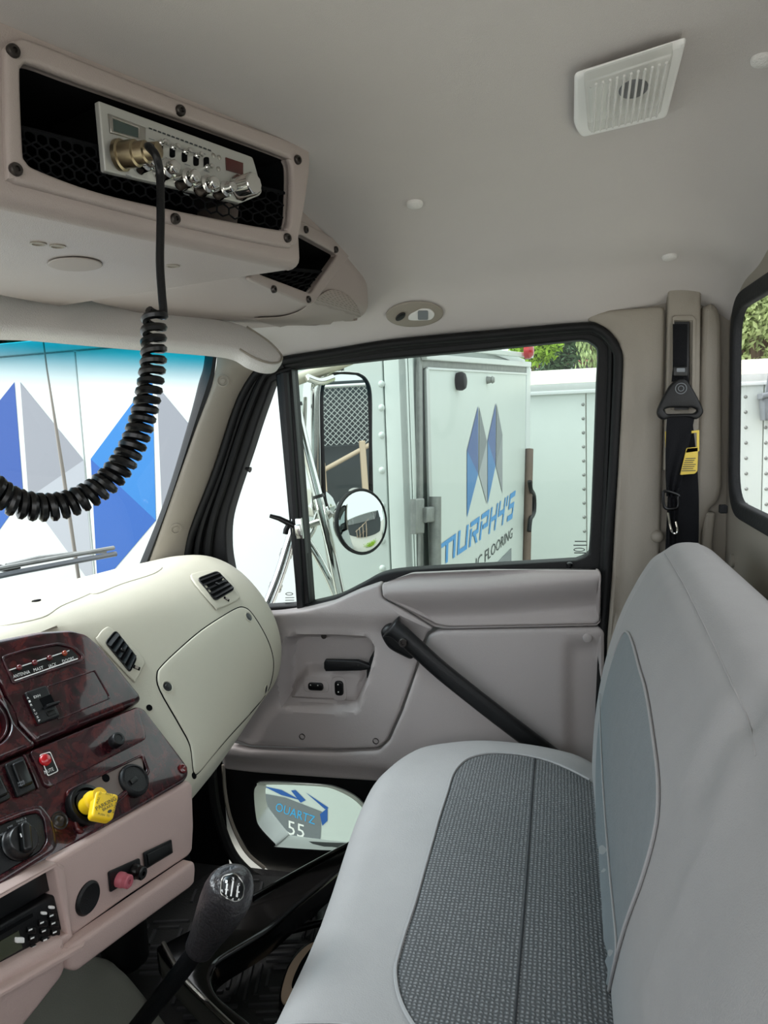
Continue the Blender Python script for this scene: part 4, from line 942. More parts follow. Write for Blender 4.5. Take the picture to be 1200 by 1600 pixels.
slab('oval_base', S_CEIL, ell(648, 489, 45, 20, 36, -.05), thick=.003, rad=.003, sp=.02, lift=.005, mat=m_trim, parent=ml)
slab('lens', S_CEIL, catmull([(638, 492), (641, 487), (652, 481), (660, 478), (672, 479), (679, 486), (676, 493), (668, 496), (642, 496)], 4), thick=.002, rad=.0015, lift=.0075, mat=m_lens, parent=ml)
slab('lamp_window', S_CEIL, rrect(16, 14, 2, 661, 487), thick=.001, lift=.0085, mat=m_gr2, parent=ml)
slab('switch', S_CEIL, ell(626, 490, 9, 4.5, 16, -.6), thick=.003, rad=.0015, lift=.009, mat=m_blks, parent=ml)

# ================================================================ BENCH SEAT
seat = thing('bench_seat', (-.1, .6, .02), 'grey velour passenger bench seat with dark woven insert', 'seat')
PSE = Plane((0, 0, .39), (0, 0, 1), (1, 0, 0))
c_out = catmull([(-.298, -.30), (-.298, .3), (-.303, .75), (-.326, 1.08), (-.320, 1.20), (-.278, 1.29), (-.20, 1.325), (-.12, 1.335), (-.02, 1.325), (.06, 1.29), (.13, 1.22), (.14, .9), (.14, .3), (.14, -.30)], 6)
def d_c(q):
    x, y = q[:, 0], q[:, 1]
    return .004 * np.sin(y * 7 + x * 5) + .003 * np.sin(y * 17 + x * 11) - .010 * sstep((y - 1.1) / .2) + .006 * np.cos((x + .1) * 9) - .014 * sstep((x - .0) / .08)
cush = slab('cushion', PSE, c_out, thick=.20, rad=.055, nb=9, sp=.022, disp=d_c, mat=m_seat, parent=seat, uv=True, cap=True, smooth=60)
S_C = Surf(cush)
ins_px = [(960, 1238), (920, 1221), (890, 1205), (859, 1192), (828, 1184), (800, 1180), (770, 1179), (745, 1183), (725, 1192), (708, 1212), (698, 1243), (686, 1280), (675, 1320), (662, 1366), (648, 1416), (634, 1458), (623, 1495), (618, 1520), (622, 1555), (636, 1590), (660, 1625), (720, 1680), (960, 1680)]
ins_c = catmull(ins_px[:-2], 3, False) + [np.array((760., 1690)), np.array((960., 1690))]
slab('seat_insert', S_C, ins_c, thick=.002, rad=.002, sp=.016, lift=.0022, mat=m_seatin, parent=cush)
tube('insert_piping', S_C.f([tuple(p) for p in catmull(ins_px[1:-2], 4, False)], .003), .0022, m_pipe, cush, seg=6)
tube('stitch_seam', S_C.f([tuple(p) for p in catmull([(836, 1187), (832, 1240), (826, 1330), (818, 1440), (808, 1560), (802, 1640)], 6, False)], .0018), .0016, M('dark_thread', '303134', rough=.9), cush, seg=5)
tube('front_seam', S_C.f([tuple(p) for p in catmull([(432, 1602), (470, 1600), (530, 1600), (580, 1608)], 4, False)], .001), .0012, m_pipe, cush, seg=5)
slab('pedestal', Plane((0, 0, .20), (0, 0, 1), (1, 0, 0)), rrect(.34, 1.40, .03, -.06, .52), thick=.19, rad=.01, mat=m_blk, parent=seat, uv=True, cap=True)
# backrest: side profile swept across the cab
bp_ = catmull([(.055, .30), (.046, .36), (.044, .42), (.050, .50), (.064, .58), (.084, .65), (.108, .705), (.134, .748), (.165, .772), (.200, .776), (.232, .755), (.252, .71), (.262, .62), (.265, .45), (.262, .30)], 9)
bp_ = np.array(bp_); bp_ = bp_ if area(bp_) > 0 else bp_[::-1]
rows = []; yb = list(np.linspace(-.30, .5, 14)) + list(np.linspace(.53, 1.19, 92)); RR = .045
for y in yb:
    q = bp_.copy()
    bul = .006 * math.sin(y * 9.0) * np.clip((q[:, 1] - .42) / .2, 0, 1) * (q[:, 0] < .2)
    lean = .012 * sstep((.75 - y) / .5)
    q[:, 0] += -bul + lean * np.clip((q[:, 1] - .55) / .2, 0, 1)
    crz = math.exp(-((y - .62) / .03) ** 2) * .006
    q[:, 1] -= crz * np.clip((q[:, 1] - .7) / .06, 0, 1)
    rows.append([(a, y, b) for a, b in q])
for k in range(1, 9):
    th = k / 8 * math.pi / 2; q = inset(bp_, RR * (1 - math.cos(th)))
    rows.append([(a, 1.19 + RR * math.sin(th), b) for a, b in q])
back = grid('backrest', rows, m_seat, seat, closed=True, capends=True, smooth=65)
S_B = Surf(back)
bi = [(981, 988), (990, 1005), (1000, 1042), (1012, 1085), (1024, 1160), (1031, 1224), (1028, 1290), (1008, 1368), (981, 1443), (963, 1507), (948, 1580), (940, 1650)]
bl = [(942, 1640), (938, 1500), (936, 1400), (933, 1300), (932, 1230), (933, 1180), (938, 1120), (949, 1065), (961, 1024), (972, 997)]
slab('back_insert', S_B, catmull(bi + bl, 3), thick=.001, rad=.001, sp=.010, lift=.0022, mat=m_backin, parent=back)
tube('insert_piping', S_B.f([tuple(p) for p in catmull(bl[-2:] + bi, 4, False)], .0020), .0018, m_pipe, back, seg=6)
tube('stitch_seam', S_B.f([tuple(p) for p in catmull([(940, 1085), (943, 1170), (949, 1267), (958, 1370), (968, 1469), (966, 1500)], 5, False)], .0032), .0012, m_seat, back, seg=5)
def crease(ob, sf, path, depth, w):
    pl = sf.f([tuple(p) for p in catmull(path, 6, False)], 0); co = np.array([tuple(v.co) for v in ob.data.vertices]); d = np.full(len(co), 9.)
    for a, b in zip(pl[:-1], pl[1:]):
        ab = b - a; t = np.clip((co - a) @ ab / max(ab @ ab, 1e-12), 0, 1); d = np.minimum(d, np.linalg.norm(co - a - t[:, None] * ab, axis=1))
    nn = np.array([tuple(v.normal) for v in ob.data.vertices])
    co = co - nn * (depth * np.exp(-(d / w) ** 2) - depth * .5 * np.exp(-((d - w * 2.2) / w) ** 2))[:, None]
    ob.data.vertices.foreach_set('co', co.ravel()); ob.data.update()
top_seam = [(1035, 857), (1052, 885), (1072, 920), (1109, 995), (1141, 1064), (1168, 1123), (1181, 1181), (1181, 1240), (1163, 1293), (1125, 1395), (1093, 1448), (1060, 1520), (1024, 1590)]
for pth, dp, w in ((top_seam[:6], .0015, .010), (top_seam[5:], .003, .018), ([(1093, 1448), (1120, 1430), (1160, 1395), (1199, 1368)], .003, .018), ([(1168, 1123), (1150, 1132), (1125, 1170), (1105, 1215)], .003, .018)):
    crease(back, S_B, pth, dp, w)
S_B2 = Surf(back)
tube('stitch_seam', S_B2.f([tuple(p) for p in catmull(top_seam[:7], 5, False)], .0), .0009, m_seat, back, seg=5)
# ================================================================ SEAT BELT
PSB = Plane((0, 1.352, 0), (0, -1, 0))
belt = thing('seat_belt', PSB.p(1065, 860), 'black seat belt with pillar loop and yellow warning tag', 'seat belt')
slab('guide_loop', PSB, catmull([(1056, 594), (1064, 591), (1073, 594), (1086, 614), (1097, 636), (1098, 646), (1088, 655), (1072, 652), (1050, 652), (1036, 656), (1027, 648), (1029, 635), (1044, 606)], 4), [rnd([(1036, 640), (1046, 637), (1082, 637), (1090, 641), (1084, 646), (1042, 647)], 3)], thick=.010, rad=.004, mat=m_blk, parent=belt, lift=.004)
for r0, r1 in ((.0095, .0082), (.0050, .0038)):
    fr = PSB.off(.004).frame(1064, 607); slab('bolt_ring', fr, ell(0, 0, r0, r0), [ell(0, 0, r1, r1)], thick=.001, rad=.0004, mat=m_gr2, parent=belt, uv=True, lift=.001)
slab('upper_strap', PSB, [(1053, 505), (1076, 505), (1075, 575), (1078, 596), (1051, 596), (1053, 575)], thick=.004, rad=.001, mat=m_belt, parent=belt, lift=-.010)
slab('strap_clip', PSB, rrect(22, 16, 2, 1064, 580), thick=.004, rad=.0015, mat=m_blks, parent=belt, lift=-.002)
slab('clip_window', PSB, rrect(13, 6, 1, 1064, 578), thick=.001, mat=m_gr2, parent=belt, lift=-.0012)
rows = []
for t in np.linspace(0, 1, 30):
    l = np.array([1042, 648]) * (1 - t) + np.array([1041, 775]) * t; r = np.array([1086, 648]) * (1 - sstep(t)) + np.array([1060, 775]) * sstep(t)
    l[0] -= 2 * math.sin(math.pi * t)
    rows.append([PSB.f([PSB.uv(*(l + (r - l) * u))], .002 + (.004 * math.sin(u * math.pi * (1 + 5 * t)) * t))[0] for u in np.linspace(0, 1, 14)])
grid('lap_webbing', rows, m_belt, belt)
rows = []
for t in np.linspace(0, 1, 24):
    l = np.array([1050, 655]) * (1 - t) + np.array([1038, 905]) * t; r = np.array([1082, 650]) * (1 - t) + np.array([1094, 905]) * t
    r[0] += 5 * math.sin(math.pi * min(1, t * 1.2))
    rows.append([PSB.f([PSB.uv(*(l + (r - l) * u))], -.006 + .0015 * math.sin(u * 9))[0] for u in np.linspace(0, 1, 10)])
grid('shoulder_webbing', rows, m_belt, belt)
rows = []
for t in np.linspace(0, 1, 14):
    l = np.array([1043, 778]) * (1 - t) + np.array([1044, 850]) * t; r = np.array([1060, 778]) * (1 - t) + np.array([1058, 850]) * t
    rows.append([PSB.f([PSB.uv(*(l + (r - l) * u))], .001 + .003 * math.sin(u * 14))[0] for u in np.linspace(0, 1, 12)])
grid('gathered_webbing', rows, m_belt, belt)
tube('buckle_loop', [PSB.f([PSB.uv(*p)], .004)[0] for p in catmull([(1036, 772), (1040, 767), (1059, 773), (1059, 778), (1058, 792), (1044, 795), (1037, 790)], 4)], .0026, m_blks, belt, seg=8, closed=True)
tube('clip', [PSB.f([PSB.uv(*p)], .006)[0] for p in catmull([(1043, 800), (1046, 818), (1049, 829), (1053, 833), (1057, 831), (1057, 824), (1055, 814)], 4, False)], .0021, m_chrome, belt, seg=8)
tg = slab('warning_tag', PSB, rnd([(1072, 700), (1090, 698), (1090, 712), (1089, 736), (1085, 740), (1062, 742)], 2), thick=.002, rad=.0006, mat=m_tag, parent=belt, lift=.004)
slab('tag_frame', PSB, [(1080, 673), (1092, 672), (1092, 705), (1070, 708), (1073, 700), (1088, 699), (1088, 676), (1080, 677)], thick=.002, rad=.0006, mat=m_tag, parent=belt, lift=.004)
slab('tag_frame', PSB, [(1039, 674), (1042, 674), (1042, 694), (1040, 700)], thick=.002, rad=.0006, mat=m_tag, parent=belt, lift=.0)
for i in range(7):
    y = 716 + i * 3.2; strokes('tag_print', PSB.off(.004), [[(1071 - i * 1.1, y), (1087 - (i % 3) * 2, y - .6), (1087 - (i % 3) * 2, y + .5), (1071 - i * 1.1, y + 1.2)]], m_ink, tg)
# ================================================================ FLOOR
def plan_px(l, z): return [tuple(np.minimum(onZ(*p, z)[:2], (9, 1.385))) for p in l]
PZ = lambda z: Plane((0, 0, z), (0, 0, 1), (1, 0, 0))
mo = plan_px([(158, 1508), (240, 1425), (330, 1360), (440, 1345), (600, 1330), (640, 1420), (560, 1660), (300, 1660)], .012)
fm = slab('floor_mat', PZ(.012), rnd(mo, .02), thick=.011, rad=.004, mat=m_mat, uv=True, cap=True)
tag(fm, 'black ribbed rubber floor mat in the passenger footwell', 'floor mat')
V_, F_ = [], []
o3 = np.array(mo); ctr = o3.mean(0); sq = .085
u1 = nrm(np.append(np.array(mo[0]) - np.array(mo[-1]), 0))[:2]; u2 = np.array([-u1[1], u1[0]])
for i in range(-12, 13):
    for j in range(-12, 13):
        c0 = ctr + u1 * i * sq + u2 * j * sq; sg = 1 if (i + j) % 2 else -1
        for k in range(7):
            o_ = (k - 3) * sq * .20
            a_ = u1 * .7071 + u2 * .7071 * sg; b_ = u1 * .7071 - u2 * .7071 * sg
            half = (sq * .66 - abs(o_)) * .98
            if half < .006: continue
            m0 = c0 + b_ * o_
            if not (inside([m0 + a_ * half, m0 - a_ * half], o3 + (ctr - o3) * .05).all()): continue
            w = .0036; b = len(V_)
            for z in (.0118, .0165):
                for s1, s2 in ((-1, -1), (1, -1), (1, 1), (-1, 1)):
                    p = m0 + a_ * half * s1 * .92 + b_ * w * s2 * (1 if z < .014 else .7); V_.append((p[0], p[1], z))
            F_ += [(b, b + 1, b + 5, b + 4), (b + 1, b + 2, b + 6, b + 5), (b + 2, b + 3, b + 7, b + 6), (b + 3, b, b + 4, b + 7), (b + 4, b + 5, b + 6, b + 7)]
tag(link('ribs', mesh('ribs', V_, F_), M('rib_rubber', '3c3c3d', rough=.5), fm, smooth=0), 'raised diagonal ribs', kind='stuff')
tb = slab('tunnel_cover', PZ(.055), [onZ(*p, .055)[:2] for p in catmull([(-60, 1560), (40, 1520), (110, 1485), (165, 1487), (188, 1502), (210, 1524), (262, 1590), (300, 1650), (-60, 1760)], 5)], thick=.055, rad=.025, nb=6, mat=m_vinyl, uv=True, cap=True)
tag(tb, 'grey-green vinyl floor tunnel cover below the lower dash', 'floor cover')
p0 = onZ(196, 1494, .02); du = lathe('duct', Plane((p0[0], p0[1], .013), (0, 0, 1)), [(.040, 0), (.042, .004), (.042, .06), (.0425, .062), (.0425, .30), (.041, .31), (.0002, .31)], m_blk, None, seg=32)
tag(du, 'black round plastic duct standing under the dash drawer', 'duct')
fo = [(566, 1303), (480, 1350), (393, 1397), (300, 1448), (256, 1471), (246, 1482), (283, 1530), (357, 1602), (420, 1670), (470, 1670), (402, 1602), (347, 1557), (333, 1533), (333, 1515), (347, 1497), (413, 1457), (457, 1420), (533, 1357), (556, 1332), (572, 1314)]
fpz = slab('floor_frame', PZ(.13), [tuple(np.minimum(onZ(*p, .13)[:2], (9, 1.385))) for p in catmull(fo, 4)], thick=.045, rad=.010, nb=5, mat=m_gloss, uv=True, cap=True)
for _p in ((290, 1475), (480, 1372)):
    _q = onZ(*_p, .09); boxm('foot', (_q[0], _q[1], .048), (.03, .03, .085), m_gloss, fpz)
tag(fpz, 'glossy black V-shaped floor frame beside the gear lever', 'frame')
tube('edge_bead', [onZ(*p, .132) for p in catmull([(255, 1474), (286, 1527), (330, 1572), (372, 1612)], 5, False)], .004, m_steel, fpz, seg=8)
tube('edge_bead', [np.minimum(onZ(*p, .133), (9, 1.38, 9)) for p in catmull([(562, 1309), (480, 1353), (395, 1401)], 5, False)], .0035, m_gloss, fpz, seg=8)
rd = tube('floor_rod', [onZ(405, 1468, .03), onZ(450, 1455, .03), onZ(505, 1441, .03)], .007, m_blks, None, seg=10)
tag(rd, 'thin black rod lying on the rubber mat beside the seat', 'rod')
sd = thing('sandal', onZ(470, 1530, .018), 'beige sandal with dark strap lying on the mat beside the seat', 'sandal')
so = [(490, 1468), (468, 1482), (450, 1506), (439, 1538), (436, 1560), (444, 1572), (470, 1566), (505, 1535), (530, 1490), (515, 1468)]
slab('sole', PZ(.034), [onZ(*p, .034)[:2] for p in catmull(so, 5)], thick=.016, rad=.003, mat=m_blks, parent=sd, uv=True, cap=True)
slab('footbed', PZ(.037), [onZ(*p, .037)[:2] for p in catmull([(489, 1472), (469, 1486), (452, 1509), (442, 1538), (439, 1558), (446, 1568), (470, 1562), (500, 1535), (522, 1492), (512, 1472)], 5)], thick=.004, rad=.001, mat=m_beige, parent=sd, uv=True)
slab('strap', PZ(.041), [onZ(*p, .041)[:2] for p in catmull([(494, 1476), (474, 1496), (462, 1518), (456, 1536), (458, 1541), (470, 1530), (500, 1510), (520, 1485)], 5)], thick=.004, rad=.001, mat=m_void, parent=sd, uv=True)
# ================================================================ GEAR LEVER
gl = thing('gear_lever', at(190, 1640, .985), 'black leather gear lever knob on a dark shaft', 'gear lever')
kp = [(359, 1364, .818), (360, 1368, .818), (361, 1375, .820), (360, 1384, .824), (356, 1396, .830), (350, 1410, .837), (342, 1426, .845), (333, 1443, .853), (325, 1458, .860), (317, 1472, .866), (312, 1481, .870), (310, 1484, .871)]
kr = [.006, .016, .0225, .0265, .0285, .0285, .0265, .0235, .0205, .0185, .0175, .012]
kpts = np.array([at(*p) for p in kp]); kpts = np.array(catmull(list(kpts), 4, False)); krr = np.interp(np.linspace(0, len(kr) - 1, len(kpts)), range(len(kr)), kr)
rows = tube_rows(kpts, krr, 28)
axk = nrm(kpts[-1] - kpts[0])
m_leather = M('worn_leather', '2a282a', rough=.3, bump=.7, bs=220, coat=.1)
knob = grid('knob', rows, m_leather, gl, closed=True, capends=True, smooth=80)
S_K = Surf(knob)
cpl = slab('shift_plate', S_K, rnd([(349, 1372), (368, 1367), (380, 1384), (377, 1402), (366, 1407), (346, 1396)], 6), thick=.001, rad=.0008, sp=.006, lift=.0018, mat=m_blks, parent=knob)
slab('plate_rim', S_K, rnd(widen([(349, 1372), (368, 1367), (380, 1384), (377, 1402), (366, 1407), (346, 1396)], 1.5), 6), [rnd([(349, 1372), (368, 1367), (380, 1384), (377, 1402), (366, 1407), (346, 1396)], 6)], thick=.001, lift=.0022, mat=m_steel, parent=knob)
def kline(a, b, w=1.1):
    a, b = np.array(a, float), np.array(b, float); d = (b - a) / np.linalg.norm(b - a) * w; n = np.array([-d[1], d[0]])
    return [tuple(a - n), tuple(b - n), tuple(b + n), tuple(a + n)]
strokes('shift_pattern', S_K, [kline((353, 1389), (373, 1393)), kline((356, 1381), (354, 1397)), kline((364, 1377), (361, 1399)), kline((371, 1384), (369, 1400))], m_inkw, knob, .0026)
for s, p in (('R', (347, 1393)), ('1', (353, 1380)), ('3', (362, 1376)), ('5', (370, 1384)), ('2', (353, 1402)), ('4', (361, 1405)), ('6', (370, 1405))):
    lettering('shift_number', s, S_K, p, (p[0] + 3, p[1] + .6), 4, m_inkw, knob, .0026)
tube('shaft', catmull([at(313, 1476, .868), at(285, 1515, .893), at(250, 1560, .922), at(212, 1608, .955), at(170, 1660, .99)], 5, False), .0115, m_blk, gl, seg=16)
tag(lathe('boot', Plane(at(168, 1663, .995), nrm(at(250, 1560, .922) - at(170, 1660, .99))), [(.045, -.02), (.040, 0), (.030, .015), (.022, .022), (.016, .03), (.0125, .032)], m_rub, gl, seg=20), None)

# ================================================================ OUTSIDE
GZ = -1.05
ground = grid('ground', [[(x, y, GZ) for y in np.linspace(-30, 45, 6)] for x in np.linspace(-40, 40, 6)], m_ground)
struct(ground, 'pale concrete yard', 'ground')
# ---- white box truck parked alongside
S0 = np.array([-.475, 2.40, 0.]); Dv = np.array([-.9945, .105, 0]); Ev = np.array([.105, .9945, 0])
PSd = Plane(S0, -Ev, -Dv); PRr = Plane(S0, -Dv, Ev)
truck = thing('box_truck', S0 + Dv * 2.7 + Ev * 1.2 + np.array([0, 0, GZ]), 'white box truck with blue and grey diamond graphics parked outside the passenger door', 'truck')
ZT, ZB = 1.315, -.66
def slabu(name, pl, rect, thick, mat, parent, rad=.003, lift=0, holes=()):
    x0, z0, x1, z1 = rect
    return slab(name, pl, rnd([(x0, z0), (x1, z0), (x1, z1), (x0, z1)], .004, 2), holes, thick=thick, rad=rad, mat=mat, parent=parent, uv=True, lift=lift, cap=True)
u0, v0 = PSd.uv(603, 700); u3, _ = PSd.uv(132, 720); u4, _ = PSd.uv(641, 700)
for a, b in ((u4, 0), (u0, u4), (u3, u0), (-2.9, u3), (-4.2, -2.9), (-5.5, -4.2)):
    slabu('side_panel', PSd, (a + .003, ZB, b - .003, ZT), .03, m_whited, truck)
slabu('top_rail', PSd, (-5.5, ZT - .015, .01, ZT + .035), .05, m_alu, truck, lift=.012)
for i, py in enumerate((600, 637, 680, 735, 790, 845, 888)):
    lathe('rivet', PSd.frame(596 + i * .3, py), [(.012, 0), (.010, .004), (.005, .007), (.0002, .008)], m_whited, truck, seg=12)
slabu('roof', Plane((S0[0], S0[1], ZT + .02), (0, 0, 1), -Dv), (-5.5, 0, 0, 2.45), .04, m_white, truck)
slab('far_side', Plane(S0 + Ev * 2.42, Ev), [(0.0, ZB), (0.0, ZT), (5.5, ZT), (5.5, ZB)], thick=.03, mat=m_white, parent=truck, uv=True)
slabu('chassis', Plane(S0 + Ev * .7 + np.array([0, 0, ZB - .1]), (0, 0, 1), -Dv), (-5.5, 0, -.1, 1.0), .12, m_blk, truck)
for u in (-1.3, -5.0):
    for e in (.14, 2.28):
        c = S0 + Dv * -u + Ev * e + np.array([0, 0, GZ + .42])
        lathe('wheel', Plane(c, -Ev), [(.20, -.13), (.40, -.13), (.42, -.09), (.42, .09), (.40, .13), (.26, .13), (.24, .06), (.08, .05), (.07, .10), (.0002, .10)], m_rub, truck, seg=28)
# rear frame and door
zc = lambda x, y: (640 + x / 3.75, 520 + y / 3.75)
slabu('rear_wall', PRr, (0, ZB, 2.42, ZT), .03, m_whited, truck, lift=-.012)
slab('rear_header', PRr, [(652, 553), (823, 566), (823, 574), (655, 563)], thick=.02, rad=.004, mat=m_white, parent=truck, lift=.03, cap=True)
slab('galvanised_strip', PRr, [(655, 560), (821, 571), (820, 584), (658, 576)], thick=.01, rad=.002, mat=m_zinc, parent=truck, lift=.008, cap=True)
slab('top_ledge', PRr, [(651, 535), (824, 553), (824, 560), (651, 545)], thick=.02, rad=.004, mat=m_whited, parent=truck, lift=.04, cap=True)
slab('corner_post', PRr, [(651, 553), (656, 556), (658, 960), (653, 960)], thick=.01, rad=.003, mat=m_zinc, parent=truck, lift=.010, cap=True)
slab('rear_post', PRr, [(820, 566), (826, 566), (822, 960), (815, 960)], thick=.01, rad=.003, mat=m_white, parent=truck, lift=.014, cap=True)
slab('rear_door', PRr, [(662, 577), (819, 585), (815, 960), (672, 960)], thick=.012, rad=.003, mat=m_whited, parent=truck, lift=.012, cap=True)
slab('door_edge_trim', PRr, [(659, 576), (663, 577), (673, 960), (668, 960)], thick=.006, rad=.002, mat=m_alu, parent=truck, lift=.018, cap=True)
slab('door_top_trim', PRr, [(661, 574), (819, 583), (819, 586), (661, 578)], thick=.006, rad=.002, mat=m_white, parent=truck, lift=.018, cap=True)
PR2 = PRr.off(.013)
lathe('clearance_lamp', PR2.frame(714, 596), [(.034, 0), (.037, .01), (.037, .022), (.030, .034), (.018, .038), (.0002, .038)], m_rub, truck, seg=24)
lathe('bumper_knob', PR2.frame(761, 594), [(.018, 0), (.014, .02), (.018, .025), (.012, .035), (.0002, .036)], m_zinc, truck, seg=14)
lathe('marker_lamp', PRr.off(.05).frame(820, 548), [(.05, 0), (.05, .03), (.03, .05), (.0002, .055)], m_red, truck, seg=16)
slab('hinge_leaf', PR2, [zc(5, 975), zc(55, 970), zc(55, 1175), zc(5, 1180)], thick=.02, rad=.006, mat=m_zinc, parent=truck, lift=.02, cap=True)
slab('hinge_strap', PR2, [zc(45, 1025), zc(132, 1010), zc(132, 1105), zc(45, 1112)], thick=.02, rad=.006, mat=m_zinc, parent=truck, lift=.035, cap=True)
tube('hinge_rod', [PR2.f([PR2.uv(*zc(100, y))], .03)[0] for y in (960, 1100, 1250, 1390, 1600)], .022, m_zinc, truck, seg=12)
tube('lock_rod', [PR2.f([PR2.uv(*p)], .02)[0] for p in ((822, 702), (820, 780), (818, 860), (816, 960))], .026, M('rusty_steel', '7a6a60', rough=.7, metal=.5, var=.3, vs_=20), truck, seg=10)
tube('lock_handle', [PR2.f([PR2.uv(*p)], .045)[0] for p in catmull([(816, 752), (818, 765), (823, 775), (823, 800), (817, 812), (815, 830)], 4, False)], .014, m_blk, truck, seg=8)
# vinyl logo on the rear door
for nm, pl, mt in (('logo_facet', [(400, 430), (335, 690), (400, 828)], m_blue3), ('logo_facet', [(335, 690), (335, 1083), (400, 828)], m_blue2), ('logo_facet', [(406, 432), (452, 638), (404, 828)], m_gr2), ('logo_facet', [(452, 638), (452, 1004), (404, 828)], m_gr3),
                   ('logo_facet', [(504, 412), (456, 630), (502, 780)], m_blue3), ('logo_facet', [(456, 630), (456, 1004), (502, 780)], m_blue2), ('logo_facet', [(508, 412), (543, 598), (505, 780)], m_gr2), ('logo_facet', [(543, 598), (543, 942), (505, 780)], m_gr1)):
    strokes(nm, PR2, [[zc(*p) for p in pl]], mt, truck, .0015)
def quad_map(pl, q):
    c = [np.array(pl.uv(*p)) for p in q]     # bl br tr tl
    return lambda s, t: tuple((c[0] * (1 - s) + c[1] * s) * (1 - t) + (c[3] * (1 - s) + c[2] * s) * t)
W_ = .2
GL = {'M': (1.5, [(0, 0, W_, 1), (0, 1 - W_, 1.5, 1), (.65, 0, .65 + W_, 1), (1.3, 0, 1.5, 1)]), 'U': (1, [(0, 0, W_, 1), (0, 0, 1, W_), (.8, 0, 1, 1)]), 'R': (1, [(0, 0, W_, .72), (0, .8, 1, 1), (.8, .42, 1, 1), (.3, .36, 1, .54), ('d', .45, .38, .68, .38, 1, 0, .76, 0)]),
      'P': (1, [(0, 0, W_, .72), (0, .8, 1, 1), (.8, .42, 1, 1), (.3, .36, 1, .54)]), 'H': (1, [(0, 0, W_, 1), (0, .42, 1, .6), (.8, 0, 1, 1)]), 'Y': (1, [(0, .42, W_, 1), (0, .42, 1, .6), (.8, 0, 1, 1)]), "'": (.25, [(.0, .62, W_, 1)]), 'S': (1, [(0, .8, 1, 1), (0, .42, W_, 1), (0, .42, 1, .6), (.8, 0, 1, .6), (0, 0, 1, W_)])}
mp = quad_map(PR2, [zc(163, 1382), zc(600, 1088), zc(621, 922), zc(163, 1252)])
tot = sum(GL[c][0] for c in "MURPHY'S") + .22 * 7; xo = 0
for ch in "MURPHY'S":
    w, ss = GL[ch]; V_ = []; F_ = []
    for r_ in ss:
        pts = [(r_[1], r_[2]), (r_[3], r_[4]), (r_[5], r_[6]), (r_[7], r_[8])] if r_[0] == 'd' else [(r_[0], r_[1]), (r_[2], r_[1]), (r_[2], r_[3]), (r_[0], r_[3])]
        b = len(V_); V_ += list(PR2.f([mp((xo + a) / tot, t) for a, t in pts], .0015 + .0001 * len(F_))); F_.append((b, b + 1, b + 2, b + 3))
    link('letter', mesh('letter', V_, F_), m_logo, truck, smooth=0); xo += w + .22
def letter_quad(s, pl, q, mat, parent, h=.0015):
    v, f = text_mesh(s); x0, x1 = v[:, 0].min(), v[:, 0].max(); y1 = v[:, 1].max(); m_ = quad_map(pl, q)
    V = pl.f([m_((a - x0) / (x1 - x0), max(b, 0) / y1) for a, b in v[:, :2]], h); return link('lettering', mesh('lettering', V, f), mat, parent, smooth=0)
letter_quad('IC FLOORING', PR2, [zc(388, 1392), zc(600, 1200), zc(604, 1140), zc(388, 1322)], m_ink, truck)
slab('sticker', PR2, [zc(500, 1360), zc(594, 1262), zc(594, 1345), zc(520, 1420)], thick=.002, mat=m_gr2, parent=truck, lift=.003)
# side graphics
def facet(pl, mt): strokes('graphic_facet', PSd, [pl], mt, truck, .0015)
facet([(32, 597), (131, 719), (45, 778)], m_gr1); facet([(131, 719), (147, 918), (45, 778)], m_gr3)
facet([(238, 588), (142, 717), (244, 813)], m_blue2); facet([(142, 717), (153, 920), (244, 813)], m_blue1)
facet([(245, 602), (345, 722), (254, 815)], m_gr1); facet([(345, 722), (352, 915), (254, 815)], m_gr3)
facet([(23, 597), (-75, 719), (37, 775)], m_blue3); facet([(-75, 719), (-62, 915), (37, 775)], m_blue1)
strokes('graphic_band', PSd, [[(414, 1240), (446, 1246), (503, 1268), (500, 1330), (440, 1320), (418, 1270)]], m_gr2, truck, .0015)
strokes('graphic_band', PSd, [[(412, 1228), (440, 1234), (470, 1250), (440, 1242)], [(455, 1235), (462, 1234), (478, 1250), (470, 1254)], [(478, 1238), (490, 1246), (514, 1262), (508, 1264)], [(500, 1272), (512, 1262), (512, 1282), (504, 1290)]], m_blue1, truck, .0017)
letter_quad('QUARTZ', PSd, [(430, 1266), (492, 1288), (493, 1275), (433, 1253)], M('cyan_ink', '35a6e0', rough=.5), truck, .0022)
letter_quad('55', PSd, [(450, 1303), (476, 1309), (476, 1289), (450, 1281)], m_inkw, truck, .0022)
# ---- cargo trailer further back
ct = thing('cargo_trailer', (1.0, 6.2, GZ), 'white cargo trailer with a rounded roof standing behind the box truck', 'trailer')
PT = Plane((0, 6.2, 0), (0, -1, 0))
ub = [PT.uv(x, 700)[0] for x in (780, 916, 1010, 1105, 1192, 1300)]
ztr = PT.uv(880, 612)[1]
for a, b in zip([-2.2] + ub[1:], ub[1:] + [4.2]):
    slabu('side_panel', PT, (a + .004, -.75, b - .004, ztr), .03, m_whited, ct)
slabu('band', PT, (-2.2, ztr, 4.2, ztr + .065), .03, m_alu, ct, lift=.01)
slabu('ledge', PT, (-2.2, ztr - .02, 4.2, ztr + .008), .03, m_white, ct, lift=.03)
rows = []
for k in range(7):
    a = k / 6 * math.pi / 2; rows.append([(x, 6.2 + .35 * (1 - math.cos(a)) - .01, ztr + .065 + .13 * math.sin(a)) for x in (-2.2, 0, 2, 4.2)])
rows.append([(x, 8.3, ztr + .20) for x in (-2.2, 0, 2, 4.2)])
grid('roof', rows, M('cream_roof', 'e6e2d2', rough=.5, var=.05, vs_=3), ct)
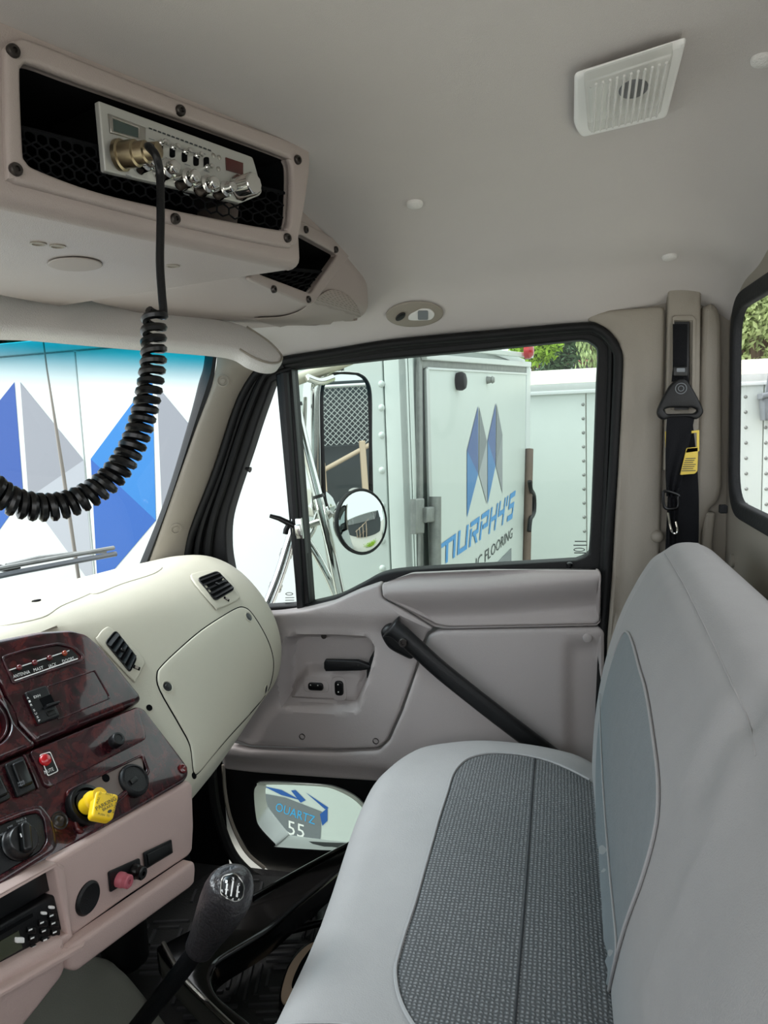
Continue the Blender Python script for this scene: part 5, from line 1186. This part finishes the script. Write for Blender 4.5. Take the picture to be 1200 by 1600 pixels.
for j, x in enumerate((911, 1004, 1098)):
    for i in range(10):
        px, py = x + .25 * i, 632 + i * 22 - (x - 911) * .045
        lathe('rivet', PT.frame(px, py), [(.014, 0), (.010, .006), (.0002, .009)], m_zinc, ct, seg=10)
for x in (1165, 1196):
    for i in range(9): lathe('rivet', PT.frame(x + .2 * i, 620 + i * 24), [(.014, 0), (.010, .006), (.0002, .009)], m_zinc, ct, seg=10)
for x in (.6, 1.5):
    lathe('wheel', Plane((x, 6.35, GZ + .33), (0, -1, 0)), [(.16, -.1), (.31, -.1), (.33, -.07), (.33, .07), (.31, .1), (.2, .1), (.18, .05), (.0002, .05)], m_rub, ct, seg=24)
slabu('far_wall', Plane((0, 8.3, 0), (0, 1, 0)), (-4.2, -.75, 2.2, ztr + .2), .03, m_white, ct)
gbx = thing('equipment_box', PT.p(1195, 655), 'grey equipment box with whip aerial on the white trailer', 'box')
slab('case', PT, [(1184, 621), (1215, 614), (1215, 657), (1187, 657)], thick=.12, rad=.02, mat=m_gr2, parent=gbx, lift=.14, cap=True)
slab('lid', PT, [(1182, 616), (1218, 608), (1218, 617), (1182, 624)], thick=.14, rad=.015, mat=m_gr2, parent=gbx, lift=.16, cap=True)
tube('aerial', [PT.p(1192, 614) + np.array([0, -.1, 0]), PT.p(1202, 540) + np.array([0, -.1, 0])], .008, m_gr2, gbx, seg=6)
# ---- trees and house
def tree(name, c, r, n, mat, label, lsz=.09, droop=0., trunk_h=None, seed=1):
    rg = np.random.default_rng(seed); c = np.array(c, float); r = np.array(r, float)
    t = thing(name, (c[0], c[1], GZ), label, 'tree')
    lob = rg.normal(size=(9, 3)); lob = lob / np.linalg.norm(lob, axis=1)[:, None] * rg.uniform(.3, .75, (9, 1))
    V = []; Fc = []
    for i in range(n):
        d = rg.normal(size=3); d /= np.linalg.norm(d); p = lob[rg.integers(9)] + d * rg.uniform(.15, .5) ; p = c + p * r
        if droop: p[2] -= droop * rg.uniform(0, 1) ** 2
        a = rg.normal(size=3); a /= np.linalg.norm(a)
        if droop: a = a * .3 + np.array([0, 0, -1.]); a /= np.linalg.norm(a)
        b = np.cross(a, rg.normal(size=3)); b /= np.linalg.norm(b); s = lsz * rg.uniform(.6, 1.3); k = len(V); nn = np.cross(a, b) * s * .12
        V += [p - a * s, p - b * s * .42 + nn, p + a * s, p + b * s * .42 + nn]; Fc += [(k, k + 1, k + 2), (k, k + 2, k + 3)]
    lf = link('foliage', mesh('foliage', V, Fc), mat, t, smooth=0); lf['kind'] = 'stuff'
    base = np.array([c[0], c[1], GZ])
    tube('trunk', [base, base * .5 + c * .5, c], [r[0] * .12, r[0] * .09, r[0] * .05], m_bark, t, seg=8)
    for k in range(5): tube('branch', [c - np.array([0, 0, r[2] * .5]), c + lob[k] * r * .5, c + lob[k] * r], [r[0] * .05, r[0] * .03, r[0] * .01], m_bark, t, seg=5)
tree('leafy_tree', onY(832, 552, 13) + np.array([0, 0, .1]), (.42, .5, .5), 2600, m_leafy, 'bright yellow-green tree showing over the trailer roof', .055, seed=3)
tree('dark_tree', onY(873, 540, 19), (1.0, 1.0, 1.3), 3600, m_leafd, 'dark green tree standing between the yellow-green tree and the red roof', .08, seed=4)
tree('tall_tree', onY(902, 520, 30) + np.array([0, 0, .8]), (2.2, 1.5, 1.6), 4200, m_leafd, 'dark grey-green tree rising behind the red roof', .13, seed=5)
tree('weeping_tree', onY(924, 545, 15) + np.array([0, 0, .6]), (.28, .4, .6), 900, m_leafp, 'pale weeping tree at the right edge of the door window', .06, droop=1.0, seed=6)
tree('shade_tree', onY(120, 470, 9), (3.2, 1.6, 1.1), 6500, m_leafd, 'dark tree showing above the box truck through the blue shade band', .17, seed=8)
tree('yard_tree', onY(1180, 520, 14), (1.5, 1.0, 1.2), 4000, m_leafp, 'pale green tree showing through the rear cab window', .08, seed=9)
hs = thing('house', onY(890, 578, 24) * np.array([1, 1, 0]) + np.array([0, 0, GZ]), 'small house with a red tiled roof among the trees', 'house')
hc = onY(888, 562, 24)
boxm('wall', (hc[0], 24.6, (hc[2] + GZ) / 2 - .1), (2.2, 1.2, hc[2] - GZ - .2), m_stucco, hs)
rows = [[(hc[0] - 1.4, 23.7, hc[2] - .12), (hc[0] + 1.4, 23.7, hc[2] - .12)], [(hc[0] - .8, 24.6, hc[2] + .38), (hc[0] + .8, 24.6, hc[2] + .38)], [(hc[0] - 1.4, 25.6, hc[2] - .12), (hc[0] + 1.4, 25.6, hc[2] - .12)]]
grid('roof', rows, m_tile, hs, smooth=0)
for k in range(8): tube('roof_tile_row', [np.array([hc[0] - 1.4 + .4 * k, 23.68, hc[2] - .10]), np.array([hc[0] - .8 + .228 * k, 24.58, hc[2] + .39])], .04, m_tile, hs, seg=6)
boxm('porch_post', (hc[0] + .1, 23.8, (hc[2] + GZ) / 2), (.14, .14, hc[2] - GZ - .15), m_gr3, hs)
boxm('window', (hc[0] - .5, 23.98, hc[2] - .7), (.6, .05, .6), m_void, hs)
# ---- yard behind the truck, seen in the door mirror
bw = thing('yard_wall', (9.2, 2.5, GZ), 'dark yard wall behind the truck with chain-link above', 'wall')
boxm('wall', (9.3, 2.5, (GZ + .95) / 2), (.2, 9, .95 - GZ), m_darkwall, bw); boxm('upper_wall', (9.9, 2.5, 1.3), (.2, 9, 1.4), m_darkwall, bw)
fn = thing('chain_link_fence', (9.1, 2.5, .95), 'silver chain-link fence on top of the dark yard wall', 'fence')
V_, F_ = [], []
for i in range(-14, 60):
    for d in (1, -1):
        a = np.array([9.1, -.5 + i * .09, .95]); b = a + np.array([0, d * .9, .9]); k = len(V_); rws = tube_rows([a, b], .006, 4)
        for r_ in rws: V_ += r_
        F_ += [(k + j, k + (j + 1) % 4, k + 4 + (j + 1) % 4, k + 4 + j) for j in range(4)]
tag(link('wire_mesh', mesh('wire_mesh', V_, F_), m_alu, fn), 'diagonal wire mesh', kind='stuff')
tube('top_rail', [(9.1, -1.5, 1.86), (9.1, 6, 1.86)], .03, m_alu, fn)
for y in (-.9, .2, 4.6): tube('fence_post', [(9.1, y, .9), (9.1, y, 1.9)], .03, m_alu, fn)
st_ = thing('yard_steps', (8.2, 2.2, GZ), 'timber yard steps with a pale sloping handrail behind the truck', 'steps')
tube('handrail', [(8.2, .6, -.1), (8.2, 3.2, 1.1)], .035, m_beige, st_)
for y in (.9, 1.5, 2.1, 2.7): boxm('post', (8.2, y, (GZ + .02 + (y - .6) * .46) / 2), (.09, .09, .02 + (y - .6) * .46 - GZ), m_beige, st_)
for k in range(6): boxm('step', (8.5, .9 + k * .36, GZ + .1 + k * .2), (.6, .34, .05), m_bark, st_)
bush = thing('bush', (3.0, 2.9, GZ), 'green bush on the concrete beside the truck', 'bush')
rg = np.random.default_rng(11); V_ = []; F_ = []
for i in range(1500):
    p = np.array([3.0, 2.9, GZ + .3]) + rg.normal(size=3) * np.array([.3, .3, .15]); a = nrm(rg.normal(size=3)) * .06; b = nrm(np.cross(a, rg.normal(size=3))) * .025; k = len(V_)
    V_ += [p - a, p - b, p + a, p + b]; F_ += [(k, k + 1, k + 2), (k, k + 2, k + 3)]
tag(link('foliage', mesh('foliage', V_, F_), m_leafy, bush, smooth=0), None, kind='stuff')
# ---- door mirror assembly
mir = thing('door_mirror', onY(528, 928, 1.72), 'chrome door mirror arms with a tall mirror and round convex mirrors', 'mirror')
YM = 1.74
def ytube(name, pts, r, mat, y=YM, seg=14, n=6): return tube(name, [onY(*p, y) if len(p) == 2 else onY(p[0], p[1], p[2]) for p in pts] if n == 0 else catmull([onY(*p, y) if len(p) == 2 else onY(p[0], p[1], p[2]) for p in pts], n, False), r, mat, mir, seg=seg)
ytube('main_post', [(456, 594), (461, 625), (475, 690), (496, 772), (515, 850), (533, 935), (540, 965)], .0125, m_chrome)
ytube('rear_post', [(463, 620), (480, 700), (500, 790), (514, 870), (524, 935)], .007, m_steel, YM + .05)
ytube('top_arm', [(456, 596, YM), (480, 587, YM + .03), (510, 576, YM + .06), (545, 562, YM + .10), (580, 548, YM + .15)], .015, M('cream_metal', 'cfc9b6', rough=.4, metal=.3))
ytube('top_bracket', [(480, 590, YM), (500, 596, YM + .03), (520, 590, YM + .06)], .010, m_chrome)
ytube('lower_arm', [(476, 838), (495, 868), (512, 900), (526, 932), (540, 965)], .010, m_chrome, YM + .01)
ytube('vent_arm', [(468, 800, YM - .03), (452, 850, YM - .06), (436, 900, YM - .10), (416, 952, YM - .15), (402, 990, YM - .18)], .0135, m_chrome)
for p in ((497, 773), (456, 597), (463, 630)):
    ytube('collar', [p, (p[0] + 1.5, p[1] + 5)], .0145, m_blks, n=0)
for (x, y, d) in ((449, 860, .065), (447, 866, .066), (432, 912, .108), (430, 918, .112)):
    ytube('sleeve_ring', [(x, y, YM - d), (x - 1.2, y + 4, YM - d)], .0160, m_steel, n=0)
ytube('clamp', [(478, 822), (490, 818), (506, 812), (518, 800)], .0085, m_steel, YM + .02)
ytube('clamp_arm', [(482, 840), (490, 826), (497, 800), (512, 795)], .007, m_chrome, YM + .03)
PM = Plane(onY(540, 680, 1.86), (.82, -.57, .02))
mg = catmull([(505, 625), (507, 604), (516, 590), (530, 585), (545, 585)], 4, False) + catmull([(558, 586), (568, 592), (575, 606), (577, 630)], 4, False) + [(580, 770), (580, 800), (512, 800), (507, 770)]
slab('mirror_frame', PM, widen(mg, 4), [mg], thick=.02, rad=.004, mat=m_rub, parent=mir, lift=.004)
slab('mirror_glass', PM, mg, thick=.002, mat=m_mirror, parent=mir, lift=-.002)
slab('mirror_back', PM.off(-.004), widen(mg, 5), thick=.05, rad=.0, mat=m_chrome, parent=mir)
slab('chrome_shell', PM, catmull([(487, 640), (488, 600), (497, 584), (520, 577), (540, 578), (528, 583), (512, 590), (504, 604), (502, 640), (503, 790), (488, 790)], 4), thick=.04, rad=.008, mat=m_chrome, parent=mir, lift=.002)
tube('mount', [onY(540, 965, 1.745), onY(548, 985, 1.62), onY(552, 995, 1.48)], .016, m_steel, mir)
def convex(px, py, y, R, N, glass, bulge):
    fr = Plane(onY(px, py, y), N)
    lathe('convex_rim', fr, [(R * .93, -.004), (R * 1.0, -.006), (R * 1.02, .002), (R * .99, .006), (R * .94, .004)], m_steel if not glass else m_rubd, mir, seg=40)
    lathe('convex_glass', fr, [(R * .95 * math.sin(a), .002 + bulge * math.cos(a) - bulge * math.cos(.0 + math.pi / 2)) for a in np.linspace(math.pi / 2, .001, 14)], m_mirror, mir, seg=40)
    lathe('convex_bowl', fr, [(R * 1.0, -.004), (R * .92, -.02), (R * .7, -.035), (R * .35, -.045), (.0002, -.046)], m_chrome, mir, seg=40)
convex(565, 815, 1.76, .082, (.82, -.55, .10), True, .016)
convex(541, 786, 1.90, .058, (.45, -.55, -.70), False, .02)
# ---- windscreen wiper and aerial in front of the glass
wp = thing('wiper', onX(90, 880, -1.02), 'grey windscreen wiper blade resting low on the windscreen', 'wiper')
wa, wb = onX(-60, 905, -1.09), onY(180, 861, 1.375); wa[2] += 0
W0 = [onX(-60, 908, -1.10), onX(0, 893, -1.085), onX(90, 876, -1.045), onX(178, 860, -1.0)]
Wc = np.array(catmull(W0, 6, False))
tube('blade_spine', Wc + np.array([0, 0, .006]), .005, m_zinc, wp, seg=8)
tube('rubber_blade', Wc + np.array([.004, 0, -.008]), .006, m_gr2, wp, seg=8)
tube('yoke', [onX(10, 884, -1.09), onX(60, 872, -1.075), onX(110, 866, -1.06), onX(165, 861, -1.03)], .005, m_zinc, wp, seg=8)
tube('wiper_arm', [onX(-80, 880, -1.12), onX(-20, 884, -1.11), onX(14, 890, -1.10), onX(30, 884, -1.09)], .007, m_blk, wp, seg=8)
_ab = onX(134, 985, -1.08); _ab[2] = .40
ae = tube('whip_aerial', [onX(66, 520, -1.08), onX(73, 575, -1.08), onX(98, 735, -1.08), onX(126, 925, -1.08), onX(134, 985, -1.08), _ab], [.0018, .0018, .0042, .0042, .0042, .005], M('grey_rod', '8c857c', rough=.5), None, seg=8)
tag(ae, 'thin grey whip aerial standing in front of the windscreen', 'aerial')
